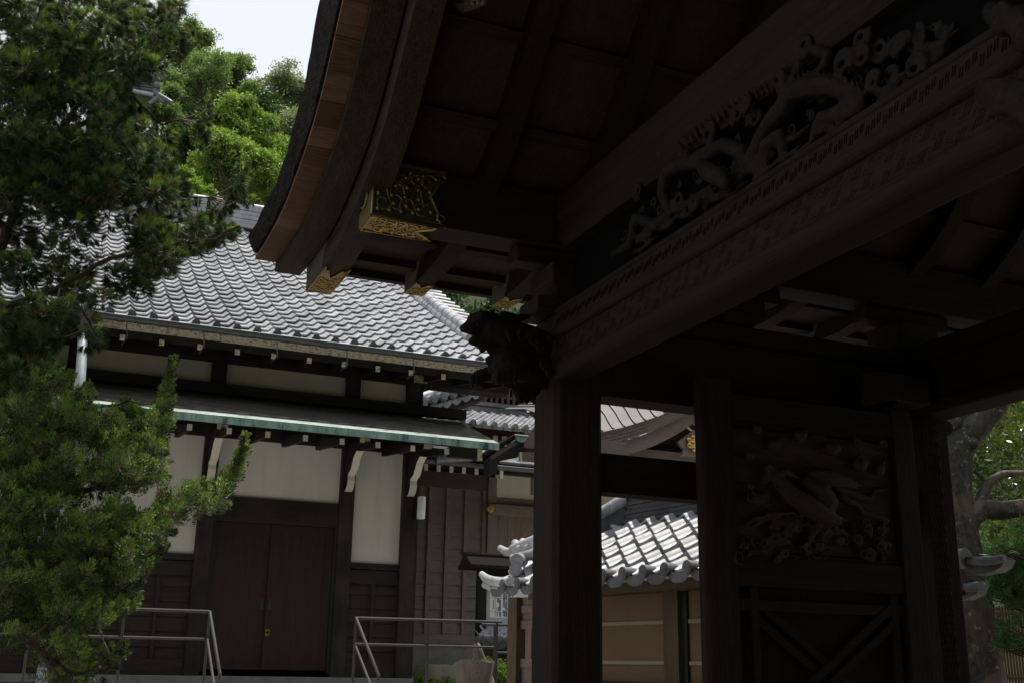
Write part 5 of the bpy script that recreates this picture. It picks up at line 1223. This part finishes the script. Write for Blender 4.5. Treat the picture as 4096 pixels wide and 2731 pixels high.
for i, (cx_, cy_, rx, ry, Y, mt, lab) in enumerate([
    (745,190,105,120,66,'leaf_b','soft green tree at the skyline beside the juniper top'),
    (800,330,140,130,62,'leaf_b','soft green spreading tree beside the distant ridge ornament'),
    (950,300,105,85,66,'leaf_b','rounded soft green tree in the middle of the skyline'),
    (1140,370,150,100,68,'grey_leaf','pale greyish thin leaved tree against the sky next to the gate roof'),
    (1190,520,130,120,60,'grey_leaf','greyish green tree beside the bark roof edge'),
    (1010,480,120,120,64,'leaf_b','mid green tree behind the brightest crown'),
    (925,480,120,100,54,'leaf_a','bright fresh green tree with feathery top in mid slope'),
    (960,680,170,130,50,'leaf_a','brightest yellow green tree right above the hall ridge'),
    (770,760,110,80,48,'leaf_a','bright low green tree above the left end of the ridge'),
    (1110,700,110,130,52,'leaf_a','bright green tree between the hall ridge and gate roof'),
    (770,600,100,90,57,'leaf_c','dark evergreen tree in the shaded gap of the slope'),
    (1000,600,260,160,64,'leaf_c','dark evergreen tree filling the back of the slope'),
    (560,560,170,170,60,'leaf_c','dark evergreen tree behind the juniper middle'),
    (420,260,260,220,66,'leaf_b','mid green tree behind the juniper top'),
    (120,500,260,260,62,'leaf_b','mid green tree at the left edge behind the juniper'),
    (620,420,110,90,58,'leaf_b','green tree under the distant ridge ornament'),
    (300,760,260,160,56,'leaf_c','dark evergreen tree above the left part of the hall roof'),
    (690,400,190,150,71,'leaf_c','dark evergreen tree behind the distant ridge ornament'),
    (860,400,190,110,72,'leaf_b','soft green tree low behind the skyline crowns'),
    (1060,450,190,120,73,'leaf_b','pale green tree low behind the greyish tree'),
    (1180,600,170,140,69,'leaf_b','mid green tree half hidden by the bark roof edge'),
    (880,560,200,120,67,'leaf_c','dark evergreen tree between the two bright crowns'),
    (860,720,130,110,53,'leaf_a','bright green tree between the low crown and the brightest one'),
    (1040,600,120,110,56,'leaf_a','fresh green tree right of the feathery bright crown')]):
    broad('slope_tree', lab, cx_, cy_, rx, ry, Y, M[mt], 130, 115, .175 if mt != 'leaf_c' else .22, dens_=.19, group=gH, seed=i, zb=aY(cx_, cy_, Y).z-9)
for i in range(22):
    gx, gy_ = random.uniform(-45, 75), random.uniform(56, 84); gz_ = hf(gx, gy_)
    if -12 < gx < 26 and gy_ < 70: continue
    q_ = co.matrix_world.inverted() @ Vector((gx, gy_, gz_+3))
    if q_.z > -1 or -500 < 2048+F*q_.x/-q_.z < 1700: continue
    broad('slope_tree', 'green tree of the wooded slope that only shows between nearer crowns', 2048+F*q_.x/-q_.z, 1365.5-F*q_.y/-q_.z, 190, 190, gy_, M[random.choice(('leaf_b','leaf_c','leaf_c'))], 60, 50, .6, group=gH, seed=100+i, zb=gz_-1, dens_=.3)
broad('cedar_tree', 'dark evergreen tree behind the right end of the hall roof', 1900, 1240, 230, 80, 34, M['leaf_c'], 40, 160, .17, zb=0, seed=50)
broad('shrub', 'sunlit light green clipped shrub behind the stumps', 2035, 2680, 130, 85, 13.8, M['leaf_a'], 40, 120, .035, zb=-.31, seed=60, cat='shrub', dens_=.3)
broad('fern_clump', 'low green ferns at the foot of the mossy stone step', 1750, 2728, 100, 16, 16.3, M['leaf_a'], 16, 40, .06, trunk=False, zb=-.31, seed=61, cat='plant')
# ---- hills
def hill(name, f, x0_, x1_, y0_, y1_, n1=50, n2=30):
    m = MB(); G = []
    for i in range(n1+1):
        row = []
        for j in range(n2+1):
            x = x0_+(x1_-x0_)*i/n1; y = y0_+(y1_-y0_)*j/n2; row.append(Vector((x, y, f(x, y)+2.2*noise.noise(Vector((x*.09, y*.09, 0)))+.8*noise.noise(Vector((x*.3, y*.3, 4))))))
        G.append(row)
    m.grid(G); return structure(m.build(name, M['soil']))
hill('wooded_slope', hf, -90, 130, 36, 140)
def hb(x, y):     # unseen hill added behind the camera to block sky light
    d = max(0, -y-5.5); return -2.5+min(30, d*1.9)
hill('sky_blocking_hill', hb, -60, 70, -5, -60)
# leaf mass added on the unseen hill, blocking more sky light
q_ = 5000; px_ = rng.uniform(-45, 50, q_); d_ = rng.uniform(0, 18, q_); Pv = np.stack([px_, -6.0-d_, np.array([hb(a, -6.0-b) for a, b in zip(px_, d_)])+rng.uniform(0, 3.5, q_)], 1)
w_ = fan_mesh('sky_blocking_foliage', Pv, unit(rng.normal(size=(q_, 3))), rng.uniform(.6, 1.6, q_), rng.uniform(.5, 1.2, q_), M['leaf_c']); tag(w_, 'unseen dark leaves added on the hill that blocks sky light', 'sky_blocking_foliage', kind='stuff')

# ---- right-hand side: old tree, foliage, pine, bamboo fence
def aN(D, az=45.):
    nn_ = Vector((math.sin(rad(az)), math.cos(rad(az)), 0)); return lambda x, y: aP(x, y, nn_*D, nn_)
t13 = aN(13.0)
old = thing('old_tree', tuple(Vector((t13(3870,2731).x, t13(3870,2731).y, -1.5))), 'thick lichen spotted old tree with forked trunk seen through the gate opening', 'tree')
px = 13.3/4440/.9
m = MB(); b = t13(3880, 2731)
P_ = [Vector((b.x, b.y, -1.5)), t13(3872,2731), t13(3850,2500), t13(3815,2300), t13(3795,2100), t13(3785,1950), t13(3795,1820), t13(3800,1770)]
P_ = resamp(P_, 26); R_ = [px*v for v in np.interp(range(27), [0, 7, 14, 20, 26], [150, 112, 98, 82, 74])]
G = []; nr = 26
for i, (p, r) in enumerate(zip(P_, R_)):
    row = []
    for k in range(nr+1):
        a = 2*math.pi*(k % nr)/nr; w_ = 1+.10*noise.noise(Vector((math.cos(a)*1.5, math.sin(a)*1.5, i*.25)))+.05*noise.noise(Vector((math.cos(a)*5, math.sin(a)*5, i*.6)))+.05*math.cos(2*a+i*.1)
        row.append(p+Vector((math.cos(a)*r*w_, math.sin(a)*r*w_, 0)))
    G.append(row)
m.grid(G)
for L, rr in (([(3800,1800),(3770,1700),(3745,1600),(3735,1450)], (60,52,46,36)), ([(3805,1800),(3830,1720),(3850,1640),(3858,1500)], (60,46,38,30)), ([(3810,1810),(3870,1730),(3940,1660),(4000,1590),(4080,1480)], (62,52,44,38,30)),
              ([(3850,2110),(3880,2060),(3930,2032),(4010,2042),(4110,2025)], (50,38,32,29,26)), ([(3925,2035),(3928,1990),(3950,1935),(4008,1895),(4110,1890)], (24,20,15,12,9)), ([(3950,1935),(3920,1900),(3890,1880)], (11,8,4))):
    Q_ = resamp([t13(x, y)+Vector((0,0,0)) for x, y in L], 12); m.tube(Q_, [px*float(np.interp(i/12*(len(rr)-1), range(len(rr)), rr)) for i in range(13)], 12)
for x, y, r in ((3790,1700,46),(3765,1715,40),(3835,1770,34),(3870,1780,30)): m.ball(t13(x, y)-Vector((.05,.12,0)), r*px*.7, 8)
m.build('trunk', M['bark'], old)
def leafmass(poly, n, D0, D1, ls, seed, mat, parent, nm='crown', droop=-.3, az=45., cluster=26, cr=.22):
    g_ = random.Random(seed); C_ = []; xs = [p[0] for p in poly]; ys_ = [p[1] for p in poly]
    while len(C_) < n:
        x, y = g_.uniform(min(xs), max(xs)), g_.uniform(min(ys_), max(ys_))
        if inpoly(x, y, poly) and noise.noise(Vector((x/55, y/55, seed))) > -.22: C_.append(tuple(aN(g_.uniform(D0, D1), az)(x, y)))
    C_ = np.repeat(np.array(C_), cluster, 0); k = len(C_); P_ = C_+rng.normal(size=(k, 3))*cr*np.array([1,1,.6])
    return fan_mesh(nm, P_, unit(rng.normal(size=(k, 3))+np.array([0,0,droop])), rng.uniform(.7, 1.3, k)*ls, rng.uniform(.35, .6, k)*ls, mat, parent)
leafmass([(3720,1560),(3820,1480),(3900,1540),(4150,1400),(4150,2130),(3900,2160),(3880,1900),(3930,1700),(3720,1700)], 300, 13.6, 17.5, .085, 3, M['leaf_y'], old)
bk_ = thing('evergreen_shrubs', tuple(Vector((t13(3980,2200).x+4, t13(3980,2200).y+4, -1.5))), 'glossy dark evergreen bushes behind the old tree and pine', 'bushes')
leafmass([(3700,1500),(4200,1500),(4200,2300),(3700,2300)], 420, 19, 23, .16, 9, M['leaf_c'], bk_, 'foliage', cluster=30, cr=.5)
leafmass([(3870,2020),(4150,2080),(4150,2280),(3880,2260)], 120, 14.5, 16.5, .07, 19, M['leaf_b'], bk_, 'near_foliage')
pine = thing('pine_tree', tuple(Vector((t13(4120,2300).x, t13(4120,2300).y, -1.5))), 'young pine with upright light green candles at the right edge', 'pine')
t12 = aN(12.6); m = MB(); tp = t12(4130, 2060); m.tube([Vector((tp.x, tp.y, -1.5)), tp], [.05,.02], 8)
NP, ND, NL = [], [], []
g_ = random.Random(11)
for i in range(150):
    x = g_.uniform(3950, 4180); lo = 2120+max(0, (4050-x))*.9; y = g_.uniform(lo, 2440 if x > 4000 else 2400) if i > 22 else g_.uniform(2480, 2600)
    if i <= 22: x = g_.uniform(3990, 4150)
    c_ = aN(g_.uniform(12.2, 13.2))(x, y); k = 70; d = unit(rng.normal(size=(k, 3))+np.array([-.2,-.2,.9])); NP.append(np.tile(np.array(c_), (k, 1))+d*.01); ND.append(d); NL.append(rng.uniform(.07, .13, k))
    a = Vector((tp.x, tp.y, c_.z-.15)); m.tube([a, Vector(c_)], [.012,.006], 4, False)
m.build('trunk', M['branch'], pine)
NP = np.concatenate(NP); fan_mesh('needles', NP, np.concatenate(ND), np.concatenate(NL), np.full(len(NP), .007), M['needle'], pine)
m = MB()
for i in range(26):
    x = g_.uniform(3965, 4130); y = g_.uniform(2130, 2230) if i < 18 else g_.uniform(2250, 2420); c_ = aN(12.3)(x, y); h = g_.uniform(.10, .24); m.tube([c_, c_+Vector((g_.uniform(-.01,.01), 0, h*.6)), c_+Vector((g_.uniform(-.02,.02), 0, h))], [.010,.009,.004], 6)
m.build('candles', M['leaf_a'], pine)
bf_ = aN(16.0); fz = bf_(4000, 2420).z; fb0 = bf_(3800, 2560); fb1 = bf_(4250, 2560); fd_ = (fb1-fb0); fd_.z = 0; fd_.normalize()
bam = thing('bamboo_fence', (fb0.x, fb0.y, -1.5), 'brown bamboo fence of upright canes at the lower right behind the old tree', 'fence')
m = MB(); t = -1.0
while t < 3.2:
    p = fb0+fd_*t; m.tube([(p.x, p.y, -1.5), (p.x, p.y, fz+random.uniform(-.02,.02))], .015, 6); t += .034
m.build('canes', M['bamboo'], bam)
for yy_ in (2595, 2705, 2450):
    z = bf_(4000, yy_).z; a = fb0-fd_*1.0; b = fb0+fd_*3.2; m = MB(); m.tube([(a.x-.03, a.y-.03, z), (b.x-.03, b.y-.03, z)], .028, 8); m.build('cross_rail', M['bamboo'], bam)

# ---- distant temple ridge on the slope, and a far ridge end behind the lion carving
dr = thing('distant_temple_roof', tuple(aY(560, 400, 52)), 'small dark tiled temple roof end with upturned ornament among the slope trees', 'roof')
cf1 = crop(0, 0, .5952)
def fq(x, y, d=0): return aY(*cf1(x, y), 52+d)
m = MB(); m.slab([fq(700,500), fq(850,520), fq(1035,545), fq(1025,640), fq(850,600), fq(700,590)], (0,1.2,0)); m.build('ridge_side', M['tile_d'], dr)
for k in range(5):
    a, b = fq(700, 512+18*k), fq(1028, 556+18*k); m = MB(); m.bar(a-Vector((0,.05,0)), b-Vector((0,.05,0)), .06, .05); m.build('ridge_course', M['gutter'], dr)
m = MB(); m.tube([fq(700,592), fq(860,605), fq(1030,640)], .11, 8); m.build('pale_edge', M['tile_w'], dr)
m = MB(); m.tube([fq(960,525), fq(1040,530), fq(1085,520), fq(1110,500)], [.14,.18,.2,.05], 10); m.slab([fq(1035,545), fq(1075,540), fq(1078,600), fq(1050,625), fq(1025,600)], (0,.5,0)); m.ball(fq(1055,575), .2, 8)
m.tube([fq(1030,610), fq(1060,640), fq(1150,690)], [.16,.14,.12], 8); m.tube([fq(1000,700), fq(1060,660), fq(1100,690)], [.1,.16,.1], 8); m.build('ridge_ornament', M['tile_d'], dr)
fe = thing('far_ridge_end', tuple(aY(*cb(915, 330), 32)), 'pale ridge end tile far behind the lion carving', 'roof')
m = MB(); m.tube([aY(*cb(905, 340), 32), aY(*cb(950, 285), 32)], [.10,.14], 12); m.build('end_tile', M['tile_w'], fe)
m = MB(); m.slab([aY(*cb(x, y), 32) for x, y in ((840,400),(850,360),(900,330),(940,330),(1000,310),(1040,420))], (0,.8,0)); m.build('ridge_side', M['tile_w'], fe)
